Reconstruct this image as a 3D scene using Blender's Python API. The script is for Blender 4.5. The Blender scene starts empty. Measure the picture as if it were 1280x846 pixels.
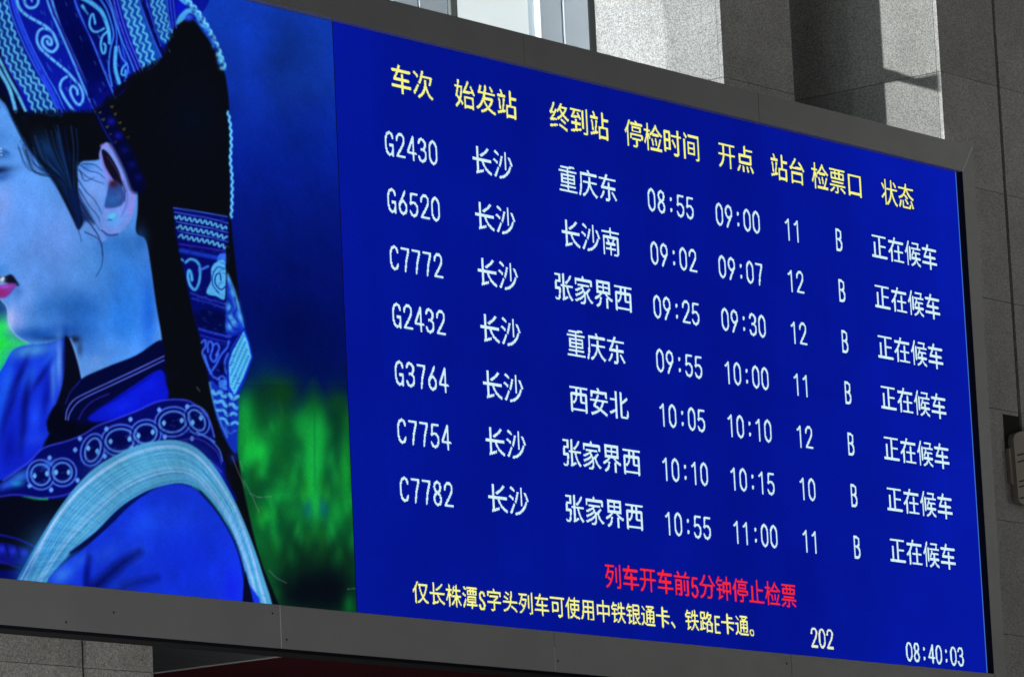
import bpy, bmesh, math
import numpy as np
from mathutils import Vector, Euler

S = bpy.context.scene
COL = S.collection
# ------------------------------------------------------------------ camera
cam = bpy.data.objects.new('camera', bpy.data.cameras.new('camera')); COL.objects.link(cam)
CAM_LOC = (-20.0872978, -16.39741567, -2.98192977); CAM_ROT = (1.73947722, .04680189, -.91239961); FPX = 6175.685
cam.location = CAM_LOC; cam.rotation_euler = CAM_ROT
cam.data.sensor_width = 36; cam.data.lens = FPX / 1280 * 36; cam.data.clip_start = .1; cam.data.clip_end = 500
S.camera = cam
# ------------------------------------------------------------------ world, lamps, exposure
W = bpy.data.worlds.new('World'); S.world = W; W.use_nodes = True
W.node_tree.nodes['Background'].inputs[0].default_value = (.93, .97, 1, 1)
W.node_tree.nodes['Background'].inputs[1].default_value = .040
S.view_settings.view_transform = 'Standard'; S.view_settings.look = 'None'; S.view_settings.exposure = 0; S.view_settings.gamma = 1
def lamp(name, kind, loc, target, power, color=(1, 1, 1), **kw):
    d = bpy.data.lights.new(name, kind); d.energy = power; d.color = color
    for k, v in kw.items(): setattr(d, k, v)
    o = bpy.data.objects.new(name, d); COL.objects.link(o); o.location = loc
    o.rotation_euler = (Vector(target) - Vector(loc)).to_track_quat('-Z', 'Y').to_euler(); return o
SUN = Vector((1, -1, -1.0))
lamp('sunlight', 'SUN', (0, 20, 20), Vector((0, 20, 20)) + SUN, 5.0, (1, .985, .97), angle=math.radians(.6))
lamp('reveal_fill_spot', 'SPOT', (-9.0, .30, 7.2), (4.32, .95, 4.1), 9800, (.93, .98, 1), spot_size=math.radians(11), spot_blend=.25, shadow_soft_size=.25)  # added spot, brightens the left side of the first pier
lamp('window_post_fill_spot', 'SPOT', (-8, -3, 8.5), (3.59, 2.71, 4.0), 5600, (.96, .985, 1), spot_size=math.radians(16.7), spot_blend=.03, shadow_soft_size=.03)  # added narrow spot for the window posts and the deep part of the reveal
lamp('floor_bounce_fill', 'AREA', (-6, -3.6, -4.4), (-2.6, 0, -.1), 235, (1, .98, .96), shape='RECTANGLE', size=5, size_y=2)  # added fill at floor height, stands in for bounce onto the lower frame
lamp('far_hall_daylight', 'AREA', (17, -8, 3), (7.4, .3, 1.5), 52, (1, .97, .92), shape='RECTANGLE', size=4, size_y=5)
lamp('downlight', 'AREA', (7.337 + 8, .45 - 5.51, 3.753 + 1.90), (7.337, .45, 3.753), 9, (1, .97, .9), shape='RECTANGLE', size=.12, size_y=.05)

# ------------------------------------------------------------------ helpers
def lin(c): return tuple((v / 255 / 12.92 if v / 255 <= .04045 else ((v / 255 + .055) / 1.055) ** 2.4) for v in c)
def mat(name, col, rough=.6, metal=0., spec=.5, coat=0.):
    m = bpy.data.materials.new(name); m.use_nodes = True; b = m.node_tree.nodes['Principled BSDF']
    b.inputs['Base Color'].default_value = (*col, 1); b.inputs['Roughness'].default_value = rough; b.inputs['Metallic'].default_value = metal
    b.inputs['Specular IOR Level'].default_value = spec; b.inputs['Coat Weight'].default_value = coat; b.inputs['Coat Roughness'].default_value = .03
    return m
def N(m, t, **kw):
    n = m.node_tree.nodes.new(t)
    for k, v in kw.items():
        if k in n.inputs: n.inputs[k].default_value = v
        else: setattr(n, k, v)
    return n
def L(m, a, b): m.node_tree.links.new(a, b)
def obj(name, verts, faces, m, parent=None, **props):
    me = bpy.data.meshes.new(name); me.from_pydata(verts, [], faces); me.update()
    if m: me.materials.append(m)
    return link(name, me, parent, **props)
def link(name, me, parent=None, **props):
    o = bpy.data.objects.new(name, me); COL.objects.link(o); o.parent = parent
    for k, v in props.items(): o[k] = v
    return o
def bx(x0, x1, y0, y1, z0, z1, bev=.0):
    bm = bmesh.new(); bmesh.ops.create_cube(bm, size=1)
    for v in bm.verts: v.co = (x0 + (v.co.x + .5) * (x1 - x0), y0 + (v.co.y + .5) * (y1 - y0), z0 + (v.co.z + .5) * (z1 - z0))
    if bev: bmesh.ops.bevel(bm, geom=list(bm.edges), offset=bev, segments=1, affect='EDGES')
    return bm
def prism(pts, y0, y1):
    """polygon in x,z given a real thickness from y0 to y1"""
    bm = bmesh.new(); a = [bm.verts.new((x, y0, z)) for x, z in pts]; b = [bm.verts.new((x, y1, z)) for x, z in pts]; n = len(pts)
    bm.faces.new(a); bm.faces.new(b[::-1])
    for i in range(n): bm.faces.new((a[i], b[i], b[(i + 1) % n], a[(i + 1) % n]))
    bmesh.ops.recalc_face_normals(bm, faces=bm.faces); return bm
def put(name, bm, m, parent=None, **props):
    me = bpy.data.meshes.new(name); bm.to_mesh(me); bm.free()
    if m: me.materials.append(m)
    return link(name, me, parent, **props)
def thing(name, label, cat, loc=(0, 0, 0), group=None):
    o = bpy.data.objects.new(name, None); COL.objects.link(o); o.location = loc; o.empty_display_size = .2
    o['label'] = label; o['category'] = cat
    if group: o['group'] = group
    return o
def adopt(t):
    """parts are written in world coordinates: keep them where they stand under a thing with its own base point"""
    for c in t.children: c.matrix_parent_inverse = Euler((0, 0, 0)).to_matrix().to_4x4(); c.location = Vector(c.location) - t.location

# ------------------------------------------------------------------ materials
def granite(name, dark, mid, light, scale=105, contrast=1.0, coat=.25):
    m = mat(name, mid, .42, coat=coat); b = m.node_tree.nodes['Principled BSDF']
    co = N(m, 'ShaderNodeTexCoord'); inf = N(m, 'ShaderNodeObjectInfo')
    add = N(m, 'ShaderNodeVectorMath', operation='ADD'); mul = N(m, 'ShaderNodeVectorMath', operation='SCALE'); mul.inputs[3].default_value = 37
    comb = N(m, 'ShaderNodeCombineXYZ'); L(m, inf.outputs['Random'], comb.inputs[0]); L(m, inf.outputs['Random'], comb.inputs[2]); L(m, comb.outputs[0], mul.inputs[0])
    L(m, co.outputs['Object'], add.inputs[0]); L(m, mul.outputs[0], add.inputs[1])
    v = N(m, 'ShaderNodeTexVoronoi', Scale=scale); L(m, add.outputs[0], v.inputs['Vector'])
    n = N(m, 'ShaderNodeTexNoise', Scale=scale * .7, Detail=4.); L(m, add.outputs[0], n.inputs['Vector'])
    sep = N(m, 'ShaderNodeSeparateColor'); L(m, v.outputs['Color'], sep.inputs[0])
    mx = N(m, 'ShaderNodeMath', operation='MULTIPLY_ADD'); L(m, sep.outputs[0], mx.inputs[0]); mx.inputs[1].default_value = .55 * contrast; L(m, n.outputs['Fac'], mx.inputs[2])
    r = N(m, 'ShaderNodeValToRGB'); e = r.color_ramp.elements
    e[0].position = .42; e[0].color = (*dark, 1); e[1].position = 1.0; e[1].color = (*light, 1); k = e.new(.72); k.color = (*mid, 1)
    L(m, mx.outputs[0], r.inputs[0])
    big = N(m, 'ShaderNodeTexNoise', Scale=2.6, Detail=8., Roughness=.65); L(m, add.outputs[0], big.inputs['Vector'])
    br = N(m, 'ShaderNodeMapRange'); br.inputs[1].default_value = .3; br.inputs[2].default_value = .7; br.inputs[3].default_value = .80; br.inputs[4].default_value = 1.12; L(m, big.outputs['Fac'], br.inputs[0])
    rb = N(m, 'ShaderNodeMapRange'); rb.inputs[3].default_value = .90; rb.inputs[4].default_value = 1.10; L(m, inf.outputs['Random'], rb.inputs[0])
    bm_ = N(m, 'ShaderNodeMath', operation='MULTIPLY'); L(m, br.outputs[0], bm_.inputs[0]); L(m, rb.outputs[0], bm_.inputs[1])
    sc = N(m, 'ShaderNodeVectorMath', operation='SCALE'); L(m, r.outputs[0], sc.inputs[0]); L(m, bm_.outputs[0], sc.inputs[3])
    L(m, sc.outputs[0], b.inputs['Base Color'])
    bp = N(m, 'ShaderNodeBump', Strength=.15, Distance=.002); L(m, mx.outputs[0], bp.inputs['Height']); L(m, bp.outputs[0], b.inputs['Normal'])
    return m
GRAN = granite('granite', (.195, .195, .187), (.36, .357, .342), (.53, .527, .51), 140, .82)
JOINT = mat('open_joint', (.012, .012, .011), .9)
CORE = mat('pier_core', (.05, .05, .048), .9); MORTAR = mat('mortar', (.13, .128, .12), .9)
EDGE = mat('sawn_stone_edge', (.42, .41, .38), .7)
def metal_panel(name, col, rough=.38):
    m = mat(name, col, rough, .35); b = m.node_tree.nodes['Principled BSDF']; co = N(m, 'ShaderNodeTexCoord')
    n = N(m, 'ShaderNodeTexNoise', Scale=1.6, Detail=6., Roughness=.6); L(m, co.outputs['Object'], n.inputs['Vector'])
    r = N(m, 'ShaderNodeMapRange'); r.inputs[3].default_value = .82; r.inputs[4].default_value = 1.16; L(m, n.outputs['Fac'], r.inputs[0])
    s = N(m, 'ShaderNodeVectorMath', operation='SCALE'); s.inputs[0].default_value = col; L(m, r.outputs[0], s.inputs[3]); L(m, s.outputs[0], b.inputs['Base Color'])
    mp = N(m, 'ShaderNodeMapping'); mp.inputs['Scale'].default_value = (3, 3, 60); L(m, co.outputs['Object'], mp.inputs[0])
    n2 = N(m, 'ShaderNodeTexNoise', Scale=3., Detail=4.); L(m, mp.outputs[0], n2.inputs['Vector'])
    r2 = N(m, 'ShaderNodeMapRange'); r2.inputs[3].default_value = rough - .08; r2.inputs[4].default_value = rough + .12; L(m, n2.outputs['Fac'], r2.inputs[0]); L(m, r2.outputs[0], b.inputs['Roughness'])
    bp = N(m, 'ShaderNodeBump', Strength=.05, Distance=.004); L(m, n.outputs['Fac'], bp.inputs['Height']); L(m, bp.outputs[0], b.inputs['Normal'])
    return m
FRAME = metal_panel('grey_sheet_metal', (.26, .268, .275))
LIP = mat('black_inner_lip', (.012, .013, .02), .5, spec=0)
CAB = mat('cabinet_sheet', (.04, .04, .043), .7, spec=0)
BRIGHT = mat('bare_edge_metal', (.62, .62, .6), .35, .3)
ALU = metal_panel('pale_aluminium', (.60, .68, .76), .5)
GASKET = mat('black_gasket', (.008, .012, .012), .6)
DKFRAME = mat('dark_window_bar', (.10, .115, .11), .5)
def emission(name, col, s=1.):
    m = bpy.data.materials.new(name); m.use_nodes = True; nt = m.node_tree; nt.nodes.remove(nt.nodes['Principled BSDF'])
    e = nt.nodes.new('ShaderNodeEmission'); e.inputs[0].default_value = (*col, 1); e.inputs[1].default_value = s; L(m, e.outputs[0], nt.nodes['Material Output'].inputs[0]); return m
def led_attr(name):
    m = emission(name, (1, 1, 1)); a = N(m, 'ShaderNodeAttribute', attribute_name='led'); L(m, a.outputs['Color'], m.node_tree.nodes['Emission'].inputs[0]); return m
LED = led_attr('led_light')

# ------------------------------------------------------------------ setting: sky, floor
SKYM = emission('bright_overcast_sky', lin((233, 242, 245)), 1.0)
n = N(SKYM, 'ShaderNodeTexNoise', Scale=.25, Detail=3.); co = N(SKYM, 'ShaderNodeTexCoord'); L(SKYM, co.outputs['Object'], n.inputs['Vector'])
r = N(SKYM, 'ShaderNodeValToRGB'); r.color_ramp.elements[0].color = (*lin((222, 235, 240)), 1); r.color_ramp.elements[1].color = (*lin((242, 247, 248)), 1)
L(SKYM, n.outputs['Fac'], r.inputs[0]); L(SKYM, r.outputs[0], SKYM.node_tree.nodes['Emission'].inputs[0])
obj('sky', [(-30, 13, -5), (60, 13, -5), (60, 13, 11), (-30, 13, 11)], [(0, 1, 2, 3)], SKYM, kind='structure')
FL = granite('floor_stone', (.2, .2, .19), (.36, .35, .33), (.5, .49, .46), 60)
obj('floor', [(-60, -60, -4.6), (60, -60, -4.6), (60, 30, -4.6), (-60, 30, -4.6)], [(0, 1, 2, 3)], FL, kind='structure')

# ------------------------------------------------------------------ granite piers
Y0 = .45                                                # plane of the pier fronts
def pier(label, x0, x1, cols, depth, rows, z0=-4.6, z1=8.2, reveal=True, jw=.036):
    t = thing('granite_pier', label, 'pier', ((x0 + x1) / 2, Y0, z0), 'granite clad piers behind the board')
    cx1 = cols[-1][1]
    put('pier_core', bx(x0 + .045, cx1 - .02, Y0 + .04, Y0 + depth - .03, z0, z1), MORTAR, t)
    for (c0, c1), (d0, d1) in zip(cols[:-1], cols[1:]): put('open_joint', bx(c1 + .001, d0 - .001, Y0 + .026, Y0 + .039, z0, z1), JOINT, t)
    zs = [z0] + [z for z in rows if z0 < z < z1] + [z1]; cache = {}
    for a, b in zip(zs[:-1], zs[1:]):
        for k, (c0, c1) in enumerate(cols):
            put('stone_panel', bx(c0, c1, Y0, Y0 + .03, a + .0012, b - .0012, .0015), GRAN, t)
        if reveal:
            put('reveal_panel', bx(x0 + .004, x0 + .036, Y0 + .034, Y0 + depth, a + .0012, b - .0012, .0015), GRAN, t)
            put('return_panel', bx(cx1 - .03, cx1 - .002, Y0 + .034, Y0 + depth, a + .0012, b - .0012, .0015), GRAN, t)
    adopt(t); return t
rowsA = [-4.02, -3.22, -2.42, -1.62, -.82, -.02, .78, 1.58, 2.38, 3.18, 3.62, 4.42, 5.22, 6.02, 6.82, 7.62]
rowsB = [-3.65, -2.85, -2.05, -1.25, -.45, .352, 1.1, 1.835, 2.567, 3.30, 4.032, 4.77, 5.5, 6.24, 6.98]
rowsC = [-4.2, -3.4, -2.6, -1.8, -1.05, -.328]
pier('granite clad pier behind the board top, its left side bright with daylight beside the window', 4.324, 5.09, [(4.324, 5.09)], .985, rowsA)
# the right pier has a slot cut out of its front where the cable box hangs
t = pier('wide dark granite pier at the right with a black joint and grey box', 6.82, 12.4, [(6.82, 7.512), (7.55, 8.6), (8.636, 9.9), (9.936, 11.2), (11.236, 12.4)], 1.2, rowsB)
pier('speckled granite pier under the left end of the board with an open joint', -4.0, -1.119, [(-4.0, -2.95), (-2.914, -1.656), (-1.618, -1.119)], 3.2, rowsC, -4.6, .40)
slot = put('cable_slot', bx(7.318, 7.512, Y0 - .003, Y0 + .01, 1.55, 1.808), JOINT, t); slot.location = slot.location - t.location
slot['label'] = 'black rectangular cut-out above the grey box'

# ------------------------------------------------------------------ windows between the piers
def glass_material():
    m = bpy.data.materials.new('window_glass'); m.use_nodes = True; nt = m.node_tree; nt.nodes.remove(nt.nodes['Principled BSDF'])
    tr = N(m, 'ShaderNodeBsdfTransparent'); tr.inputs[0].default_value = (.97, .985, .98, 1); g = N(m, 'ShaderNodeBsdfGlossy'); g.inputs['Roughness'].default_value = .02
    mx = N(m, 'ShaderNodeMixShader'); mx.inputs[0].default_value = .05
    L(m, tr.outputs[0], mx.inputs[1]); L(m, g.outputs[0], mx.inputs[2]); L(m, mx.outputs[0], nt.nodes['Material Output'].inputs[0]); return m
GLASS = glass_material()
YW = 1.407
w = thing('window', 'tall bright window with pale grey frames above the top edge of the board', 'window', (2.9, YW, 0))
ZB, ZT = .5, 8.0
def bar(name, x0, x1, y0, y1, m): return put(name, bx(x0, x1, y0, y1, ZB, ZT, .003), m, w)
bar('gasket', 4.262, 4.32, YW - .005, YW + .08, GASKET)
bar('frame_post', 4.003, 4.26, YW, YW + .1, ALU); bar('frame_post', 3.762, 3.985, YW + .004, YW + .1, ALU); bar('groove', 3.985, 4.003, YW + .03, YW + .08, DKFRAME)
bar('glass_pane', 2.9, 3.762, YW + .05, YW + .062, GLASS)
bar('mullion', 2.832, 2.902, YW - .02, YW + .1, DKFRAME)
bar('frame_post', 2.556, 2.828, YW, YW + .1, ALU); bar('groove', 2.541, 2.556, YW + .02, YW + .08, DKFRAME); bar('frame_post', 2.30, 2.541, YW, YW + .1, ALU)
bar('glass_pane', 1.25, 2.28, YW + .05, YW + .062, GLASS); bar('mullion', 1.15, 1.25, YW - .02, YW + .1, DKFRAME); bar('glass_pane', -.2, 1.15, YW + .05, YW + .062, GLASS); bar('frame_post', -.9, -.2, YW, YW + .1, ALU)
put('sun_blocker', bx(-5, 2.5, 1.75, 6.5, 7.2, 7.4), ALU, w)  # unseen slab added to keep the sun off the first pier's side
adopt(w)
w = thing('window', 'window in the narrow shaded bay between the two piers, mostly hidden from view', 'window', (5.9, 1.62, 0)); YW2 = 1.655
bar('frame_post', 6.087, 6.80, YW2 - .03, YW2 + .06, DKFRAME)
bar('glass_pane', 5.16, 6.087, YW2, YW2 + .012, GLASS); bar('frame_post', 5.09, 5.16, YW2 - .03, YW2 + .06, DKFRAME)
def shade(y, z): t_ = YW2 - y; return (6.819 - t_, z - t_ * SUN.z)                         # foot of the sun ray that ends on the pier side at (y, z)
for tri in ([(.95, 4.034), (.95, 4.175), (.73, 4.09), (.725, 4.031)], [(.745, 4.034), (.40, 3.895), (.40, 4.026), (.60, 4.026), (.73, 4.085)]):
    put('shadow_plate', prism([shade(*q) for q in tri], YW2 + .05, YW2 + .06), DKFRAME, w)  # unseen plates shaped to cast the bow-tie shadow on the pier side
adopt(w)

# ------------------------------------------------------------------ soffit beside the lower pier
SOF = mat('lacquered_soffit', (.06, .064, .074), .3, spec=.4); SOFR = mat('maroon_panel', (.085, .022, .028), .7, spec=0)  # soffit panels past the first column get a maroon base colour
for m_ in (SOF, SOFR):
    n = N(m_, 'ShaderNodeTexNoise', Scale=3., Detail=5.); mp = N(m_, 'ShaderNodeMapping'); mp.inputs['Scale'].default_value = (1, 7, 1); co = N(m_, 'ShaderNodeTexCoord'); L(m_, co.outputs['Object'], mp.inputs[0]); L(m_, mp.outputs[0], n.inputs['Vector'])
    r = N(m_, 'ShaderNodeMapRange'); r.inputs[3].default_value = .35; r.inputs[4].default_value = .6; L(m_, n.outputs['Fac'], r.inputs[0]); L(m_, r.outputs[0], m_.node_tree.nodes['Principled BSDF'].inputs['Roughness'])
sf = put('soffit', bx(-1.11, 6.8, .50, 6.0, -.085, -.03), CORE, kind='structure')
xs = [-1.1, .51, 2.2, 3.9, 5.6, 6.8]; ysf = [.305, .935, 2.4, 4.0, 6.0]
for i in range(len(xs) - 1):
    for j in range(len(ysf) - 1):
        put('soffit_panel', bx(max(xs[i] + .004, -1.1), xs[i + 1] - .004, ysf[j] + .004, ysf[j + 1] - .004, -.10, -.086, .001), SOF if i == 0 else SOFR, sf)
for i in (1,):
    put('seam_strip', bx(xs[i] - .005, xs[i] + .005, .31, 6.0, -.107, -.0865), BRIGHT, sf)
put('seam_strip', bx(.1, 1.2, .931, .939, -.107, -.0865), BRIGHT, sf)
put('back_wall', bx(-1.1, 6.82, 6.0, 6.2, -4.6, -.1), mat('dark_back_wall', (.03, .02, .02), .7), None, kind='structure')

# ------------------------------------------------------------------ grey box on the right pier
BOXM = metal_panel('warm_grey_casing', (.38, .35, .31), .55)
b = thing('wall_speaker', 'grey louvred metal box on the granite pier at the right edge', 'speaker', (7.6, .40, 1.2))
yf = .40
put('casing', prism([(7.352, 1.640), (7.372, 1.672), (7.42, 1.690), (7.90, 1.80), (7.90, 1.215), (7.43, 1.213), (7.385, 1.222), (7.366, 1.245)], yf, Y0 - .005), BOXM, b)
put('side_flange', prism([(7.318, 1.576), (7.362, 1.596), (7.362, 1.335), (7.330, 1.346)], yf + .02, Y0 - .004), BOXM, b)
for z in (1.535, 1.49, 1.36, 1.325, 1.25):
    put('groove', prism([(7.385, z - .004), (7.80, z + .085), (7.80, z + .092), (7.385, z + .004)], yf - .003, yf + .01), JOINT, b)
put('handle_tab', bx(7.54, 7.60, yf - .02, yf + .002, 1.40, 1.45, .004), CAB, b)
adopt(b)

# ------------------------------------------------------------------ picture painter
class Painter:
    """Paints the picture shown on the display; X, Y are the drawing coordinates of every LED."""
    def __init__(s, X, Y):
        s.X = X.ravel(); s.Y = Y.ravel(); s.C = np.zeros((s.X.size, 3)); s.shape = X.shape
        s.rng = np.random.RandomState(7)
    @staticmethod
    def curve(pts, closed=False, n=6):
        P = np.array(pts, float)[:, :2]
        if closed: P = np.vstack([P[-1], P, P[0], P[1]])
        else: P = np.vstack([2 * P[0] - P[1], P, 2 * P[-1] - P[-2]])
        out = []
        for i in range(1, len(P) - 2):
            a, b, c, d = P[i - 1], P[i], P[i + 1], P[i + 2]
            for t in np.arange(n) / n:
                out.append(.5 * (2 * b + (c - a) * t + (2 * a - 5 * b + 4 * c - d) * t * t + (3 * b - a - 3 * c + d) * t ** 3))
        if not closed: out.append(P[-2])
        return np.array(out)
    def near(s, P, m):
        x0, y0 = P.min(0) - m; x1, y1 = P.max(0) + m
        return np.flatnonzero((s.X > x0) & (s.X < x1) & (s.Y > y0) & (s.Y < y1))
    def mix(s, I, a, col, op):
        a = (a * op)[:, None]; s.C[I] = s.C[I] * (1 - a) + np.array(col, float) / 255 * a
    def dist(s, I, P, closed, W=None):
        x = s.X[I]; y = s.Y[I]; best = np.full(len(I), 1e9); n = len(P)
        for i in range(n if closed else n - 1):
            a = P[i]; b = P[(i + 1) % n]; d = b - a; L = d @ d + 1e-9
            t = np.clip(((x - a[0]) * d[0] + (y - a[1]) * d[1]) / L, 0, 1)
            q = np.hypot(x - a[0] - t * d[0], y - a[1] - t * d[1])
            if W is not None: q = q - (W[i] * (1 - t) + W[i + 1] * t) * .5
            best = np.minimum(best, q)
        return best
    def poly(s, pts, col, soft=.8, op=1., smooth=True):
        P = s.curve(pts, True, 4) if smooth else np.array(pts, float)
        I = s.near(P, soft + 1)
        if not len(I): return
        x = s.X[I]; y = s.Y[I]; ins = np.zeros(len(I), bool); n = len(P)
        for i in range(n):
            a = P[i]; b = P[(i + 1) % n]
            if a[1] == b[1]: continue
            ins ^= ((a[1] > y) != (b[1] > y)) & (x < (b[0] - a[0]) * (y - a[1]) / (b[1] - a[1]) + a[0])
        d = s.dist(I, P, True); d = np.where(ins, d, -d)
        a = np.clip(d / (2 * soft) + .5, 0, 1); s.mix(I, a * a * (3 - 2 * a), col, op)
    def line(s, pts, w, col, soft=.7, op=1., smooth=True, w2=None, n=5):
        P = s.curve(pts, False, n) if smooth and len(pts) > 2 else np.array(pts, float)
        w2 = w if w2 is None else w2
        W = np.linspace(w, w2, len(P)); I = s.near(P, max(w, w2) + soft)
        if not len(I): return
        d = -s.dist(I, P, False, W); a = np.clip(d / (2 * soft) + .5, 0, 1); s.mix(I, a, col, op)
    def blob(s, x, y, rx, ry, col, op=1., ang=0):
        P = np.array([[x, y]]); I = s.near(P, 2.6 * max(rx, ry))
        if not len(I): return
        c, q = math.cos(math.radians(ang)), math.sin(math.radians(ang))
        dx = s.X[I] - x; dy = s.Y[I] - y
        u = (dx * c + dy * q) / rx; v = (-dx * q + dy * c) / ry
        s.mix(I, np.exp(-(u * u + v * v)), col, op)
    def spiral(s, x, y, r, turns, a0, w, col, sx=1., sy=1., ang=0, hand=1, tail=None):
        t = np.linspace(0, 1, 26); A = a0 + hand * (1 - t) * turns * 2 * math.pi; R = r * (.12 + .88 * t)
        px = R * np.cos(A) * sx; py = R * np.sin(A) * sy
        c, q = math.cos(math.radians(ang)), math.sin(math.radians(ang))
        pts = [(x + a * c - b * q, y + a * q + b * c) for a, b in zip(px, py)]
        if tail: pts += tail
        s.line(pts, w, col, .8, n=2)
    def wave(s, pts, amp, period, w, col, phase=0., op=1.):
        P = s.curve(pts, False, 10); seg = np.hypot(*np.diff(P, axis=0).T); L = np.r_[0, seg.cumsum()]
        out = []; t = np.arange(0, L[-1], period / 6)
        px = np.interp(t, L, P[:, 0]); py = np.interp(t, L, P[:, 1])
        gx = np.gradient(px); gy = np.gradient(py); g = np.hypot(gx, gy) + 1e-9
        k = np.sin(t / period * 2 * math.pi + phase) * amp
        out = np.stack([px - gy / g * k, py + gx / g * k], 1)
        s.line(out, w, col, .7, op, smooth=False)

def paint_portrait(X, Y):
    p = Painter(X, Y); x = p.X; y = p.Y
    NAVY = (3, 10, 70); DEEP = (2, 6, 40); LIGHT = (70, 170, 240); PALE = (88, 178, 230); MID = (25, 70, 225); BLACK = (9, 11, 19)
    # backdrop: blue falling off to navy, blurred green bushes
    ys = [-60, 0, 100, 200, 300, 400, 470, 900]
    cols = np.array([(18, 66, 190), (15, 58, 178), (13, 48, 160), (6, 30, 140), (4, 20, 118), (3, 15, 96), (2, 18, 86), (2, 18, 80)], float) / 255
    for k in range(3): p.C[:, k] = np.interp(y, ys, cols[:, k])
    p.blob(315, 60, 26, 60, (16, 60, 195), .7); p.blob(362, 70, 30, 55, (12, 44, 128), .7); p.blob(400, 60, 14, 30, (15, 52, 150), .6)
    p.blob(360, 110, 30, 20, (16, 50, 165), .5); p.blob(318, 110, 14, 18, (14, 52, 190), .6); p.blob(380, 180, 40, 26, (4, 32, 130), .5)
    p.blob(395, 110, 60, 12, (14, 55, 150), .35, 10); p.blob(340, 290, 40, 30, (6, 26, 120), .5); p.blob(370, 430, 60, 60, (2, 14, 84), .8)
    p.blob(330, 470, 26, 30, (4, 34, 96), .7)
    # bushes
    g = np.array([10, 84, 40], float) / 255
    edge = 505 + 10 * np.sin(x / 13) + 8 * np.sin(x / 6 + 2)
    a = np.clip((y - edge + 20) / 36, 0, 1) * (x > 240); p.C = p.C * (1 - a[:, None]) + g * a[:, None]
    for b in [(352, 490, 26, 22, (14, 72, 20), .9), (330, 500, 16, 30, (10, 60, 28), .8), (420, 505, 18, 22, (16, 84, 26), .8),
              (305, 520, 12, 30, (16, 175, 62), .9), (312, 560, 16, 34, (22, 205, 62), 1), (340, 545, 20, 40, (14, 128, 46), .8),
              (325, 565, 12, 16, (26, 225, 66), .9), (378, 530, 13, 20, (18, 165, 58), .9), (396, 535, 12, 24, (18, 170, 60), .9),
              (392, 580, 12, 40, (20, 200, 66), .9), (386, 612, 9, 30, (24, 215, 66), .9), (366, 590, 8, 40, (12, 120, 48), .7),
              (432, 590, 8, 50, (20, 175, 52), .9), (412, 580, 6, 30, (8, 90, 46), .8), (420, 530, 8, 24, (6, 66, 38), .8),
              (350, 620, 18, 12, (20, 185, 66), .9), (332, 645, 16, 16, (22, 190, 60), .9), (352, 605, 12, 14, (18, 160, 54), .7),
              (368, 640, 18, 14, (18, 140, 50), .8), (395, 660, 14, 24, (16, 120, 44), .9), (420, 640, 12, 22, (18, 170, 56), .9),
              (436, 632, 6, 16, (26, 215, 64), .9), (318, 600, 14, 16, (10, 80, 40), .8), (322, 675, 14, 18, (14, 120, 44), .8),
              (386, 636, 8, 14, (10, 110, 110), .8), (404, 634, 7, 14, (10, 108, 118), .8), (395, 636, 5, 18, (22, 170, 60), .8),
              (345, 690, 14, 22, (14, 96, 36), .9), (392, 692, 34, 14, (12, 62, 30), .8), (370, 690, 12, 26, (10, 44, 26), .8),
              (400, 700, 40, 12, (12, 52, 28), .8), (375, 735, 34, 26, (8, 16, 22), 1), (412, 738, 34, 36, (7, 12, 20), 1), (362, 700, 10, 20, (9, 26, 24), .7),
              (345, 742, 9, 12, (18, 110, 44), .9), (336, 730, 10, 24, (14, 96, 40), .9), (328, 752, 8, 8, (26, 190, 60), .8), (365, 725, 10, 20, (9, 50, 26), .8),
              (398, 690, 12, 18, (14, 66, 32), .9), (418, 690, 10, 16, (10, 46, 26), .8), (436, 755, 7, 14, (12, 120, 40), .9), (430, 700, 9, 22, (10, 40, 26), .8)]:
        p.blob(b[0], b[1], b[2] * .95, b[3] * .95, b[4], b[5])
    r = np.random.RandomState(3)
    for k in range(70):
        bx = r.uniform(300, 392); by = r.uniform(515, 700); rx = r.uniform(3, 7); ry = r.uniform(8, 20); c_ = [(30, 224, 72), (8, 78, 36), (18, 160, 56), (30, 120, 30)][r.randint(4)]; o_ = r.uniform(.15, .4); an = r.uniform(-25, 25)
        p.blob(bx, by, rx, ry, c_, o_, an)
        if bx > 340: p.blob(787 - bx, by, rx, ry, c_, o_, -an)
    p.blob(387, 560, 8, 34, (26, 205, 66), .6); p.blob(400, 560, 8, 34, (26, 205, 66), .6); p.line([(393, 515), (393.5, 620)], 1.5, (10, 110, 44), 1.5, .5); p.blob(394, 625, 7, 22, (30, 220, 74), .6)
    p.blob(380, 742, 34, 22, (9, 14, 22), .8); p.blob(410, 730, 26, 24, (9, 14, 22), .6)
    g_ = (x > 290) & (y > 480); p.C[g_] *= np.array([.85, .86, 1.0])
    # green behind the chin
    a = np.clip((y - 385) / 22, 0, 1) * (x < 60); p.C = p.C * (1 - a[:, None]) + np.array([30, 235, 75]) / 255 * a[:, None]
    p.blob(0, 375, 20, 14, (12, 78, 120), .9); p.blob(5, 440, 18, 20, (40, 250, 40), .7); p.blob(-90, 470, 60, 60, (26, 190, 60), .7)
    p.blob(-110, 240, 50, 120, (12, 60, 150), .8)
    # face and neck
    SK = (84, 146, 228)
    p.poly([(-46, 120), (-50, 175), (-44, 215), (-54, 250), (-61, 276), (-56, 290), (-42, 296), (-34, 318), (-36, 342), (-20, 352), (-14, 366), (0, 373), (9, 385), (11, 403), (20, 419), (38, 430),
            (60, 429), (82, 422), (90, 430), (98, 458), (103, 474), (140, 456), (200, 430), (212, 380), (196, 310), (180, 240), (150, 170), (60, 130)], SK, 1.2)
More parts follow.
